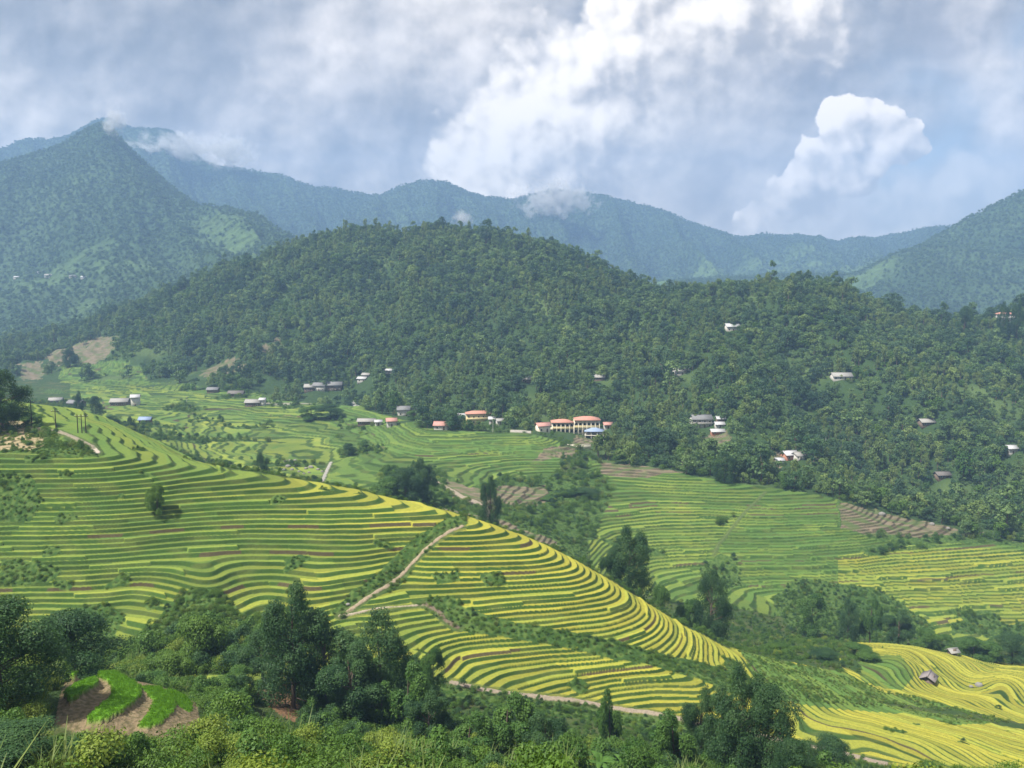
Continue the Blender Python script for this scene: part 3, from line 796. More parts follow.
def tree_mesh(name, seed, w, h, nb, n, size, lm, bark=BARK, trunk=.35, split=False, **kw):
    rng = np.random.RandomState(seed)
    lk = {k: kw.pop(k) for k in ('aspect', 'droop', 'flat', 'shell', 'floor') if k in kw}
    bl = blobs_round(rng, w, h, nb, **kw)
    V, Q, ti = leaves(rng, bl, n, size, **lk)
    parts = [limb((0, 0, -.6), (rng.normal() * .05 * w, rng.normal() * .05 * w, h * .55), .028 * h, .014 * h, 7)]
    top = parts[0][0][7:].mean(0)
    for b in sorted(bl, key=lambda b: -b[3])[:6 if n > 700 else 2]:
        z0 = rng.uniform(.2, .5) * h
        parts.append(limb(top * (z0 / (h * .55)), b[:3], .011 * h, .004 * h, 4))
    TV, TQ = merge(parts)
    if split:
        return mk_mesh(name + '_trunk', TV, quads=TQ, mats=(bark,), smooth=True), mk_mesh(name + '_crown', V, quads=Q, mats=(lm,), fattr={'tint': ti})
    VV, QQ = merge([(TV, TQ), (V, Q)])
    me = mk_mesh(name, VV, quads=QQ, mats=(bark, lm), fattr={'tint': np.concatenate([np.zeros(len(TV)), ti])})
    mi = np.ones(len(QQ), np.int32); mi[:len(TQ)] = 0
    me.polygons.foreach_set('material_index', mi)
    return me

# ---- prototypes for the masses (kept outside the scene, drawn only through the scatter)
def proto_coll(name, meshes):
    c_ = bpy.data.collections.new(name)
    for i, me in enumerate(meshes):
        o = bpy.data.objects.new('%s_kind_%02d' % (name, i), me); c_.objects.link(o)
    return c_

def scatter(name, coll, X, Y, Z, S, vi, label=None, cat=None, stretch=None):
    n = len(X)
    me = bpy.data.meshes.new(name); me.vertices.add(n)
    me.vertices.foreach_set('co', np.stack([X, Y, Z], 1).astype(np.float32).ravel())
    rz = RS.uniform(0, 6.283, n)
    for nm, typ, arr in (('sc', 'FLOAT', S), ('rz', 'FLOAT', rz), ('vi', 'INT', vi), ('sz', 'FLOAT', S * (RS.uniform(.8, 1.25, n) if stretch is None else stretch))):
        a = me.attributes.new(nm, typ, 'POINT'); a.data.foreach_set('value', np.ascontiguousarray(arr, np.float32 if typ == 'FLOAT' else np.int32))
    o = bpy.data.objects.new(name, me); col.objects.link(o)
    ng = bpy.data.node_groups.new(name, 'GeometryNodeTree')
    ng.interface.new_socket('Geometry', in_out='INPUT', socket_type='NodeSocketGeometry')
    ng.interface.new_socket('Geometry', in_out='OUTPUT', socket_type='NodeSocketGeometry')
    N_ = ng.nodes; gi = N_.new('NodeGroupInput'); go = N_.new('NodeGroupOutput')
    mp = N_.new('GeometryNodeMeshToPoints'); ip = N_.new('GeometryNodeInstanceOnPoints')
    cn = N_.new('GeometryNodeCollectionInfo'); cn.inputs['Collection'].default_value = coll
    cn.inputs['Separate Children'].default_value = True; cn.inputs['Reset Children'].default_value = True
    def at_(nm, dt):
        a = N_.new('GeometryNodeInputNamedAttribute'); a.data_type = dt; a.inputs['Name'].default_value = nm; return a.outputs[0]
    cr_ = N_.new('ShaderNodeCombineXYZ'); cs_ = N_.new('ShaderNodeCombineXYZ')
    lk = ng.links.new
    lk(at_('rz', 'FLOAT'), cr_.inputs[2]); s1 = at_('sc', 'FLOAT'); lk(s1, cs_.inputs[0]); lk(s1, cs_.inputs[1]); lk(at_('sz', 'FLOAT'), cs_.inputs[2])
    lk(gi.outputs[0], mp.inputs['Mesh']); lk(mp.outputs[0], ip.inputs['Points']); lk(cn.outputs[0], ip.inputs['Instance'])
    ip.inputs['Pick Instance'].default_value = True
    lk(at_('vi', 'INT'), ip.inputs['Instance Index']); lk(cr_.outputs[0], ip.inputs['Rotation']); lk(cs_.outputs[0], ip.inputs['Scale'])
    lk(ip.outputs[0], go.inputs[0])
    md = o.modifiers.new('scatter', 'NODES'); md.node_group = ng
    tag(o, label, cat, kind='stuff')
    return o

forest_kinds = [tree_mesh('forest_tree', 11, 8, 9.5, 11, 620, 1.0, L_FOREST, rmin=.17, rmax=.28),
                tree_mesh('forest_tree', 12, 7, 11, 11, 620, .95, L_FOREST, rmin=.17, rmax=.28),
                tree_mesh('forest_tree', 13, 9, 8.5, 12, 640, 1.0, L_FOREST, rmin=.16, rmax=.26),
                tree_mesh('forest_tree', 14, 5.5, 12, 10, 560, .9, L_FOREST, rmin=.18, rmax=.3),
                tree_mesh('forest_tree', 17, 6, 7, 8, 480, .9, L_BUSH, rmin=.2, rmax=.32),
                tree_mesh('bamboo_clump', 15, 5, 11, 12, 620, 1.1, L_FORESTB, rmin=.12, rmax=.2, aspect=.3, droop=1.2, flatz=1.9),
                tree_mesh('forest_tree', 18, 8.5, 11, 12, 640, 1.0, L_FOREST2, rmin=.15, rmax=.27),
                tree_mesh('forest_tree', 19, 6.5, 9, 10, 560, .9, L_FOREST2, rmin=.18, rmax=.3),
                tree_mesh('forest_tree', 20, 8, 8, 11, 620, .95, L_FOREST3, rmin=.16, rmax=.28),
                tree_mesh('bamboo_clump', 16, 4, 9, 10, 520, 1.0, L_FORESTB, rmin=.12, rmax=.22, aspect=.3, droop=1.2, flatz=1.9)]
FC = proto_coll('forest', forest_kinds)

def jittered(y0, y1, sp, umax, umin=None):
    """roughly even random points over the land between two forward distances, spacing sp"""
    out = []
    umin = -umax if umin is None else umin
    ys = np.arange(y0, y1, sp)
    for y in ys:
        n = max(1, int((umax - umin) * (y + YOFF) / sp))
        u = np.linspace(umin, umax, n) + RS.uniform(-.55, .55, n) * (umax - umin) / n
        out.append(np.stack([u * (y + YOFF), y + RS.uniform(-.55, .55, n) * sp], 1))
    return np.concatenate(out)

# clearings round the buildings: (px, py, radius in px, how far in front is kept open)
CLEAR = []
def cleared(px, py, Y, slack=1.0):
    m = np.zeros(len(px), bool)
    for (x0, x1, y0, y1, Yh) in CLEAR:
        m |= (px > x0) & (px < x1) & (py > y0) & (py < y1) & (Y < Yh + 6) & (Y > Yh - (150 if Yh > 620 else 70))
    return m

# ------------------------------------------------------------------ where the buildings stand (their outline keeps trees away)
# px, py of the foot, width m, depth m, wall height m, storeys, roof, turn
HOUSES = []
def H_(px, py, w, d, h, roof, turn, label, cat='house', group=None, **kw):
    X, Y, Z = hit(px, py, 100)
    HOUSES.append(dict(px=px, py=py, w=w, d=d, h=h, roof=roof, turn=turn, label=label, cat=cat, group=group, loc=(X, Y, Z), **kw))
    wp = w * FPX / Y
    CLEAR.append((px - wp * .55 - 3, px + wp * .55 + 3, py - (h * FPX / Y) * .35, py + 16, Y))
Hs = H_
V_UP = 'houses scattered through the hillside forest'
V_MID = 'houses of the valley village'
V_FAR = 'far buildings on the left mountainside'
Hs(38,274,10,7,4,'white',.2,'small pale shed, uppermost of the far mountainside buildings on the left',group=V_FAR,base='white')
Hs(50,277,24,9,4,'pale',.1,'long pale roofed building, longest of the far mountainside hamlet',cat='building',group=V_FAR,base='white')
Hs(16,279,11,8,4,'white',-.1,'small white building at the left end of the far mountainside hamlet',group=V_FAR,base='white')
Hs(72,278,12,8,4,'grey',.2,'grey roofed far house just right of the long pale building',group=V_FAR,base='cream')
Hs(83,279,10,8,4,'white',0,'far house at the right end of the mountainside hamlet',group=V_FAR,base='white')
Hs(54,404,9,6,3.2,'pale',.3,'low pale roofed house, leftmost below the bare brown slopes',group=V_MID,base='white')
Hs(74,407,12,7,3.2,'grey',-.2,'grey roofed house behind the terraced brow near the utility poles',group=V_MID,base='wood')
Hs(118,406,13,8,3.4,'pale',.1,'long pale roofed house between dark trees left of the white block',group=V_MID,base='wood')
Hs(134,406,6,6,7,'white',.3,'tall narrow white house with grey side beside a dark tree',group=V_MID,base='white')
Hs(144,424,7,5,3,'blue',.1,'small blue grey roofed shed low in the valley below the white house',cat='shed',group=V_MID,base='wood')
Hs(212,393,9,6,3,'grey',0,'small grey roofed shed beside the bare slope',cat='shed',group=V_MID,base='wood')
Hs(235,397,12,7,3,'dark',.05,'dark grey roofed barn on the yellow field below the bare slope',cat='barn',group=V_MID,base='wood')
Hs(252,407,11,7,3.6,'pale',.0,'pale roofed dark walled house beside the field road',group=V_MID,base='wood')
Hs(262,406,4,4,5,'white',.0,'narrow white hut beside the pale roofed dark house',cat='hut',group=V_MID,base='white')
Hs(309,392,9,8,4.6,'pale',.1,'flat pale roofed house, left end of the hamlet at the forest foot',group=V_MID,base='wood')
Hs(319,391,11,8,5,'grey',-.1,'grey gabled house in the middle of the hamlet at the forest foot',group=V_MID,base='white')
Hs(333,391,14,9,5.5,'grey',.15,'largest grey gabled house, right end of the hamlet at the forest foot',group=V_MID,base='wood')
Hs(362,382,8,5,3.2,'white',-.3,'small white roofed shed above the curved pale track',cat='shed',group=V_UP,base='white')
Hs(366,378,7,5,3,'pale',-.3,'pale roofed shed tucked highest above the curved track',cat='shed',group=V_UP,base='wood')
Hs(389,374,6,4,3.4,'white',0,'tiny white hut alone in forest above the valley fields',cat='hut',group=V_UP,base='white')
Hs(403,416,8,7,4.5,'grey',.1,'grey roofed white walled house behind the terraced spur crest',group=V_MID,base='white')
Hs(414,415,7,6,3.4,'dark',.1,'dark roofed shed right of the grey roofed white house',cat='shed',group=V_MID,base='wood')
Hs(391,427,6,5,4,'pink',.2,'small pink roofed house below the grey roofed white house',group=V_MID,base='white')
Hs(378,426,4,3,3,'white',.2,'tiny white hut left of the small pink roofed house',cat='hut',group=V_MID,base='white')
Hs(366,425,11,5,2.6,'pale',.0,'long low pale roofed shed at the field edge',cat='shed',group=V_MID,base='wood')
Hs(478,424,17,8,7.4,'orange',.12,'yellow two storey villa with orange hipped roof at the forest foot',cat='villa',group=V_MID,base='yellow',hip=True,st=2)
Hs(462,422,6,5,4.5,'white',.1,'white annexe standing left of the yellow villa',group=V_MID,base='white')
Hs(441,430,8,6,3,'pink',-.1,'low pink roofed house on the field edge left of the yellow villa',group=V_MID,base='white')
Hs(434,421,4,4,3,'pale',-.1,'tiny pale hut behind the low pink roofed house',cat='hut',group=V_MID,base='white')
Hs(492,424,4,4,3.6,'white',0,'narrow white walled hut right of the yellow villa',cat='hut',group=V_MID,base='white')
Hs(500,425,5,4,3,'pale',.3,'small pale hut, last of the row right of the yellow villa',cat='hut',group=V_MID,base='white')
Hs(595,440,11,9,5.5,'blue',-.1,'open pavilion with blue grey hipped roof below the school',cat='pavilion',group=V_MID,base='open',hip=True)
Hs(608,429,5,4,3,'pink',.1,'small pink roofed shed right of the school',cat='shed',group=V_MID,base='white')
Hs(543,432,8,5,4,'pink',.35,'small cream outbuilding left of the school',group=V_MID,base='cream')
Hs(527,383,8,6,3,'pale',.2,'pale thatched hut in the forest above the school',cat='hut',group=V_UP,base='wood')
Hs(600,381,8,6,3,'pale',-.2,'small pale roofed hut among the trees high above the school',cat='hut',group=V_UP,base='wood')
Hs(682,375,12,7,3.4,'pale',.1,'pale roofed house in the middle of the forested slope',group=V_UP,base='white')
Hs(733,331,11,8,4,'white',.1,'bright white house high in the forest under the round hilltop',group=V_UP,base='white')
Hs(702,428,13,8,6,'grey',.05,'two storey grey roofed house above the red earth cutting',group=V_UP,base='white',st=2)
Hs(721,423,5,4,3,'white',.05,'upper white roofed shed beside the two storey house',cat='shed',group=V_UP,base='wood')
Hs(720,428,5.5,4,2.6,'white',.05,'middle white roofed shed beside the two storey house',cat='shed',group=V_UP,base='white')
Hs(718,435,8,4,2.4,'white',.05,'lowest white sheet roofed shed on top of the red earth cutting',cat='shed',group=V_UP,base='brick')
Hs(791,460,8,6,3.2,'white',.3,'white roofed house with rusty side in the forest edge clearing',group=V_UP,base='brick')
Hs(799,460,6,5,2.8,'pale',.5,'grey white sheet roofed lean-to right of the rusty sided house',cat='shed',group=V_UP,base='white')
Hs(780,464,4,3,2.4,'white',0,'tiny white shed left of the rusty sided house',cat='shed',group=V_UP,base='white')
Hs(843,380,14,8,3,'pale',.0,'long pale thatched house alone on the right forested slope',group=V_UP,base='white')
Hs(928,426,9,6,2.8,'pale',.1,'small buff roofed hut in the lower right forest',cat='hut',group=V_UP,base='wood')
Hs(1013,454,6,5,3.6,'white',.1,'small white house at the right edge of the lower forest',group=V_UP,base='white')
Hs(944,479,8,5,2.6,'dark',.1,'brown roofed hut just above the forest edge over the bare field',cat='hut',group=V_UP,base='wood')
Hs(942,318,12,8,7,'blue',.1,'pale blue roofed house on the ridge line',group=V_UP,base='white')
Hs(1007,322,15,9,7.5,'orange',-.1,'red roofed white house at the right end of the ridge line',group=V_UP,base='white',hip=True,st=2)
Hs(931,683,3.3,2.6,1.3,'thatch',.9,'grey weathered gabled field hut among yellow terraces',cat='hut',base='wood')
Hs(954,655,2.2,1.8,1.2,'pale',.2,'small pale roofed watch hut at the hedge above the yellow terraces',cat='hut',base='wood')

SX, SY, SZ = hit(576, 434, 300)
CLEAR.append((546, 606, 418, 450, SY)); CLEAR.append((697, 735, 428, 452, 9999)); CLEAR.append((565, 594, 434, 450, 520))

def build_house(d):
    from mathutils import Matrix
    X, Y, Z = d['loc']; w, dp, h = d['w'], d['d'], d['h']
    st = d.get('st', 1)
    root = bpy.data.objects.new(d['cat'] if d['cat'] != 'building' else 'farm_building', None)
    col.objects.link(root); root.location = (X, Y + dp * .5, Z - .1); root.rotation_euler = (0, 0, d['turn'])
    tag(root, d['label'], d['cat'], d['group'])
    def put(name, parts, mat, par=root):
        V, Q = merge(parts)
        o = bpy.data.objects.new(name, mk_mesh(name, V, quads=Q, mats=(mat,)))
        col.objects.link(o); o.parent = par
        return o
    def bx(x0, x1, y0, y1, z0, z1):
        V = np.array([[x, y, z] for z in (z0, z1) for y in (y0, y1) for x in (x0, x1)], float)
        return V, np.array([[0, 2, 3, 1], [4, 5, 7, 6], [0, 1, 5, 4], [2, 6, 7, 3], [0, 4, 6, 2], [1, 3, 7, 5]])
    wm = WALLM.get(d['base']); rm = ROOFM[d['roof']]
    big = w * FPX / Y > 5.5
    pl = 2.2          # foundation into the slope
    if d['base'] == 'open':
        for cx_, cy_ in [(i, j) for i in (-1, -.33, .33, 1) for j in (-1, 1)]:
            put('column', [bx(cx_ * w / 2 - .25, cx_ * w / 2 + .25, cy_ * dp / 2 - .25, cy_ * dp / 2 + .25, -pl, h)], WALLM['white'])
        put('floor_slab', [bx(-w/2-.4, w/2+.4, -dp/2-.4, dp/2+.4, -pl, .15), bx(-w/2-.4, w/2+.4, -dp/2-.4, dp/2+.4, h*.5, h*.5+.25)], WALLM['cream'])
    else:
        parts = [bx(-w/2, w/2, -dp/2, dp/2, -pl, h)]
        if not d.get('hip'):
            # gable triangles as two thin prisms closing the roof ends
            rh = dp * .28
            for s in (-1, 1):
                x0, x1 = s * w / 2 - .0, s * (w / 2 - .2)
                V = np.array([[x0, -dp/2, h], [x0, dp/2, h], [x0, 0, h + rh], [x0, 0, h + rh], [x1, -dp/2, h], [x1, dp/2, h], [x1, 0, h + rh], [x1, 0, h + rh]], float)
                parts.append((V, np.array([[0, 1, 2, 3], [4, 7, 6, 5], [0, 3, 7, 4], [1, 5, 6, 2]])))
        put('wall', parts, wm)
        if big:
            n = max(1, int(w / 3.2))
            for s in range(st):
                z0 = .9 + s * h / st
                for i in range(n):
                    if s == 0 and i == n // 2: continue
                    cx = (i + .5) / n * w - w / 2
                    wd = put('window', [bx(cx - .5, cx + .5, -dp/2 - .03, -dp/2 + .05, z0, z0 + 1.15)], DARKGLASS)
                    put('frame', [bx(cx - .62, cx - .5, -dp/2 - .07, -dp/2 + .04, z0 - .1, z0 + 1.25), bx(cx + .5, cx + .62, -dp/2 - .07, -dp/2 + .04, z0 - .1, z0 + 1.25),
                                  bx(cx - .5, cx + .5, -dp/2 - .07, -dp/2 + .04, z0 - .1, z0), bx(cx - .5, cx + .5, -dp/2 - .07, -dp/2 + .04, z0 + 1.15, z0 + 1.25)], WALLM['cream'], wd)
            cx = (n // 2 + .5) / n * w - w / 2
            put('door', [bx(cx - .55, cx + .55, -dp/2 - .05, -dp/2 + .05, .05, 2.1)], WALLM['wood'])
            if st == 2:
                put('balcony', [bx(-w/2, w/2, -dp/2 - 1.3, -dp/2 - .01, h/2 - .12, h/2 + .12), bx(-w/2, w/2, -dp/2 - 1.3, -dp/2 - 1.22, h/2 + .12, h/2 + .85)], wm)
    ov = .7; th = .16; ze = h - ov * .5
    if d.get('hip'):
        rh = dp * .2; a, b = w/2 + ov, dp/2 + ov; r = max(w/2 - dp/2, .3)
        V = np.array([[-a,-b,h-.05],[a,-b,h-.05],[a,b,h-.05],[-a,b,h-.05],[-r,0,h+rh],[r,0,h+rh],[r,0,h+rh],[-r,0,h+rh],[-a,-b,h-.25],[a,-b,h-.25],[a,b,h-.25],[-a,b,h-.25]], float)
        Q = np.array([[0,1,5,4],[1,2,6,5],[2,3,7,6],[3,0,4,7],[8,9,1,0],[9,10,2,1],[10,11,3,2],[11,8,0,3],[8,11,10,9]])
        rf = put('roof', [(V, Q)], rm)
    else:
        rh = dp * .28; a, b = w/2 + ov, dp/2 + ov; sl = rh / (dp / 2); e = h - ov * sl
        V = np.array([[-a,-b,e+.02],[a,-b,e+.02],[a,0,h+rh+.02],[-a,0,h+rh+.02],[-a,b,e+.02],[a,b,e+.02],
                      [-a,-b,e+.2],[a,-b,e+.2],[a,0,h+rh+.22],[-a,0,h+rh+.22],[-a,b,e+.2],[a,b,e+.2]], float)
        Q = np.array([[6,7,8,9],[9,8,11,10],[0,3,2,1],[3,4,5,2],[0,1,7,6],[4,10,11,5],[0,6,9,3],[3,9,10,4],[1,2,8,7],[2,5,11,8]])
        rf = put('roof', [(V, Q)], rm)
        if big:
            put('ridge_cap', [bx(-a - .02, a + .02, -.22, .22, h + rh + .16, h + rh + .32)], rm, rf)
    return root

WALLM = {'white': plain_mat('lime_wall', (.50, .48, .44), .85, .12, .8), 'cream': plain_mat('cream_wall', (.78, .72, .58), .85, .12, .8),
         'yellow': plain_mat('yellow_wall', (.74, .62, .34), .85, .1, .8), 'wood': plain_mat('timber_wall', (.17, .13, .10), .9, .3, 1.5, stretch=(4, 4, .5)),
         'brick': plain_mat('brick_wall', (.42, .20, .13), .9, .2, 2)}
ROOFM = {'white': plain_mat('white_sheet_roof', (.50, .50, .51), .6, .15, 1.2), 'pale': plain_mat('pale_fibre_roof', (.33, .32, .30), .8, .22, .9),
         'grey': plain_mat('grey_fibre_roof', (.21, .21, .215), .8, .25, .9), 'dark': plain_mat('weathered_roof', (.17, .155, .145), .85, .3, .9),
         'blue': plain_mat('blue_metal_roof', (.28, .36, .52), .5, .12, .8), 'pink': plain_mat('faded_red_roof', (.50, .27, .23), .8, .25, 1),
         'orange': plain_mat('orange_tile_roof', (.50, .25, .19), .75, .2, 1.2), 'thatch': plain_mat('thatch_roof', (.24, .21, .21), .95, .4, 3, stretch=(1, 1, 6))}
DARKGLASS = plain_mat('dark_pane', (.03, .035, .04), .25, .1, 1, spec=.5)

# ------------------------------------------------------------------ buildings
for d in HOUSES: build_house(d)

def bxx(x0, x1, y0, y1, z0, z1):
    V = np.array([[x, y, z] for z in (z0, z1) for y in (y0, y1) for x in (x0, x1)], float)
    return V, np.array([[0, 2, 3, 1], [4, 5, 7, 6], [0, 1, 5, 4], [2, 6, 7, 3], [0, 4, 6, 2], [1, 3, 7, 5]])
def part(name, parts, mat, par=None, smooth=False):
    V, Q = merge(parts)
    o = bpy.data.objects.new(name, mk_mesh(name, V, quads=Q, mats=(mat,), smooth=smooth)); col.objects.link(o); o.parent = par
    return o

# the school: a lower left wing and a taller right block, cream walls, red roofs, open galleries
sch = bpy.data.objects.new('school', None); col.objects.link(sch)
pxm = SY / FPX
sch.location = (SX, SY + 5, SZ); tag(sch, 'long cream two storey school with red tiled roofs above the terraces', 'school')
def hiproof(x0, x1, y0, y1, z, rh, ov=.8):
    a0, a1, b0, b1 = x0 - ov, x1 + ov, y0 - ov, y1 + ov; m = (b0 + b1) / 2; r = (b1 - b0) / 2
    V = np.array([[a0,b0,z],[a1,b0,z],[a1,b1,z],[a0,b1,z],[a0+r,m,z+rh],[a1-r,m,z+rh],[a1-r,m,z+rh],[a0+r,m,z+rh],[a0,b0,z-.3],[a1,b0,z-.3],[a1,b1,z-.3],[a0,b1,z-.3]], float)
    return V, np.array([[0,1,5,4],[1,2,6,5],[2,3,7,6],[3,0,4,7],[8,9,1,0],[9,10,2,1],[10,11,3,2],[11,8,0,3],[8,11,10,9]])
xl0, xl1, xr1 = -24 * pxm, -2 * pxm, 24 * pxm
part('wing_wall', [bxx(xl0, xl1 - .01, -3.2, 4, -4, 7.0)], WALLM['cream'], sch)
part('main_wall', [bxx(xl1, xr1, -3.6, 5, -4, 8.6)], WALLM['cream'], sch)
part('roof', [hiproof(xl0, xl1 - .9, -4.6, 4, 7.25, 1.5)], ROOFM['orange'], sch)
part('roof', [hiproof(xl1 + 1, xr1 - .2, -5.2, 5, 8.85, 1.7)], ROOFM['orange'], sch)
for (x0, x1, yf, hh) in ((xl0, xl1 - .01, -3.2, 7.0), (xl1, xr1, -3.6, 8.6)):
    n = int((x1 - x0) / 2.6)
    part('gallery', [bxx(x0, x1, yf - 1.7, yf - .01, hh / 2 - .2, hh / 2 + .1), bxx(x0, x1, yf - 1.7, yf - 1.6, hh / 2 + .1, hh / 2 + .95), bxx(x0, x1, yf - 1.7, yf - .01, hh - .25, hh - .02)], WALLM['yellow'], sch)
    for i in range(n + 1):
        cx = x0 + .15 + (x1 - x0 - .3) * i / n
        part('column', [bxx(cx - .15, cx + .15, yf - 1.72, yf - 1.42, -4, hh - .27)], WALLM['cream'], sch)
    for lv in (0, 1):
        for i in range(n):
            cx = x0 + (x1 - x0) * (i + .5) / n
            z0 = lv * (hh / 2 + .12) + .75
            wd = part('window', [bxx(cx - .7, cx + .7, yf - .04, yf + .05, z0, z0 + 1.7)], DARKGLASS, sch)
part('entrance_stair', [bxx(xl0 - 6, xl0 - .01, -3, 0, -4, 1.5), bxx(xl0 - 3, xl0 - .02, -2.9, -.1, 1.5, 3.4)], WALLM['cream'], sch)
# retaining wall below the school
x_, y_, z_ = hit(578, 447, 300)
rw_ = part('retaining_wall', [bxx(x_ - 13 * pxm, x_ + 12 * pxm, y_ - .3, y_ + .3, z_ - 1.5, z_ + 1.4), bxx(x_ - 13 * pxm, x_ + 12 * pxm, y_ - .4, y_ + .4, z_ + 1.4, z_ + 1.6)], WALLM['cream'])
tag(rw_, 'low whitewashed retaining wall below the school and orange earth bank', 'wall')

# ------------------------------------------------------------------ poles
WOODP = plain_mat('pole_timber', (.055, .045, .04), .9, .2, 1); CONC = plain_mat('pole_concrete', (.55, .54, .50), .85, .12, 1)
def pole(px, py, ptop, mat, label, group, arm=1.2, Y0=100, rr_=.16):
    X, Y, Z = hit(px, py, Y0)
    Xt, Zt = unproj(px, ptop, Y); h = float(Zt) - Z
    r = bpy.data.objects.new('utility_pole', None); col.objects.link(r); r.location = (X, Y, Z); tag(r, label, 'utility pole', group)
    part('pole', [limb((0, 0, -.5), (0, 0, h), rr_, rr_ * .65, 8)], mat, r, True)
    if arm:
        part('crossarm', [bxx(-arm, arm, -.06, .06, h - .75, h - .6)], mat, r)
        part('insulator', [limb((s * arm * .85, 0, h - .6), (s * arm * .85, 0, h - .3), .07, .05, 6) for s in (-1, 1)], CONC, r)
G1 = 'dark utility poles on the upper left brow'; G2 = 'pale concrete poles in the valley'
pole(32, 426, 400, WOODP, 'dark utility pole next to the tan cleared bank, leftmost of all', G1)
pole(56, 429, 409, WOODP, 'lone dark utility pole between the tan bank and the trio', G1)
pole(78, 433, 414, WOODP, 'left pole of the close trio on the upper left brow', G1, .8)
pole(82, 433, 414, WOODP, 'middle pole of the close trio on the upper left brow', G1, .8)
pole(86, 433, 414, WOODP, 'right pole of the close trio on the upper left brow', G1, .8)
pole(460, 430, 419, CONC, 'pale concrete pole in front of the white annexe by the yellow villa', G2, 0)
pole(493, 432, 420, CONC, 'pale concrete pole right of the yellow villa', G2, 0)
pole(825, 460, 438, CONC, 'tall pale pole at the forest edge above the bare brown field', G2, 0)
pole(178, 380, 367, CONC, 'left pale pole in front of the dark grove below the long hill', G2, 0)
pole(187, 405, 396, CONC, 'pale pole standing on the valley fields right of the white house', G2, 0)

# ------------------------------------------------------------------ boulders and white field markers
ROCK = plain_mat('grey_rock', (.24, .23, .21), .95, .35, .8)
def boulder(px, py, w, label, group=None, seed=0, Y0=100, flat=.7):
    X, Y, Z = hit(px, py, Y0)
    bm_n = 10; rng = np.random.RandomState(seed + 50)
    th = np.linspace(0, math.pi, 7)[:, None]; ph = np.arange(bm_n)[None, :] * 2 * math.pi / bm_n
    R = .5 * w * (1 + .3 * (rng.rand(7, bm_n) - .5)); R[0] = R[0, 0]; R[-1] = R[-1, 0]
    V = np.stack([R * np.sin(th) * np.cos(ph), R * np.sin(th) * np.sin(ph) * .8, R * np.cos(th) * flat + 0 * ph], -1).reshape(-1, 3)
    i = np.arange(6)[:, None] * bm_n + np.arange(bm_n)[None]; j = np.arange(6)[:, None] * bm_n + (np.arange(bm_n)[None] + 1) % bm_n
    Q = np.stack([i, i + bm_n, j + bm_n, j], -1).reshape(-1, 4)
    o = bpy.data.objects.new('boulder', mk_mesh('boulder', V, quads=Q, mats=(ROCK,))); col.objects.link(o)
    o.location = (X, Y, Z + w * .12); tag(o, label, 'boulder', group)
boulder(882, 515, 3.4, 'largest pale boulder on the upper edge of the bare brown field', 'boulders on the bare brown field', 1)
boulder(932, 525, 2.8, 'pale boulder by the forest edge in the right half of the brown field', 'boulders on the bare brown field', 2)
boulder(948, 529, 2.2, 'small boulder at the right tip of the bare brown field', 'boulders on the bare brown field', 3)
boulder(979, 686, 2.2, 'grey boulder in the right hand yellow terraces', 'boulders in the yellow terraces', 4)
boulder(971, 687, 1.2, 'low stone just left of the grey boulder in the yellow terraces', 'boulders in the yellow terraces', 5)
for i, (px, py, w_) in enumerate([(286,462,3.6),(290,461,2.6),(295,461,3),(288,467,4),(292,470,3),(296,466,2.6),(299,472,2.4),(306,469,3),(311,468,4.2),(318,470,3),(309,473,2.4),(304,474,2),(322,472,2.4),(284,470,2.4),(292,476,2.6)]):
    boulder(px, py, w_ * .7, 'grey boulder heaped with others in the stream bed behind the spur', 'boulders in the stream bed', 10 + i)
boulder(348, 605, 1.0, 'small white stone beside the lower end of the hillside path', None, 40)

# ------------------------------------------------------------------ masses of vegetation
def tuft_mesh(name, seed, nb, h, wd, spread, lm, lean=.35):
    rng = np.random.RandomState(seed); V = []; ti = []
    for k in range(nb):
        a = rng.uniform(0, 6.283); r = spread * math.sqrt(rng.rand()); x, y = r * math.cos(a), r * math.sin(a)
        b = rng.uniform(0, 6.283); l = lean * rng.uniform(.3, 1); hh = h * rng.uniform(.6, 1.15)
        ux, uy = math.cos(b), math.sin(b); sx_, sy_ = -uy * wd / 2, ux * wd / 2
        p0 = np.array([x, y, -.05]); p1 = p0 + [ux * l * hh * .35, uy * l * hh * .35, hh * .65]; p2 = p0 + [ux * l * hh, uy * l * hh, hh]
        s = np.array([sx_, sy_, 0])
        V += [p0 - s, p0 + s, p1 + s * .8, p1 - s * .8, p1 - s * .8, p1 + s * .8, p2 + s * .1, p2 - s * .1]
        ti += [rng.rand()] * 8
    V = np.array(V); Q = np.arange(len(V)).reshape(-1, 4)
    return mk_mesh(name, V, quads=Q, mats=(lm,), fattr={'tint': np.array(ti)})

def bush_mesh(name, seed, w, h, nb, n, size, lm, **kw):
    rng = np.random.RandomState(seed)
    lk = {k: kw.pop(k) for k in ('aspect', 'droop', 'flat', 'shell', 'floor') if k in kw}
    bl = blobs_round(rng, w, h, nb, base=.0, rmin=.2, rmax=.34, **kw)
    V, Q, ti = leaves(rng, bl, n, size, **lk)
    return mk_mesh(name, V, quads=Q, mats=(lm,), fattr={'tint': ti})

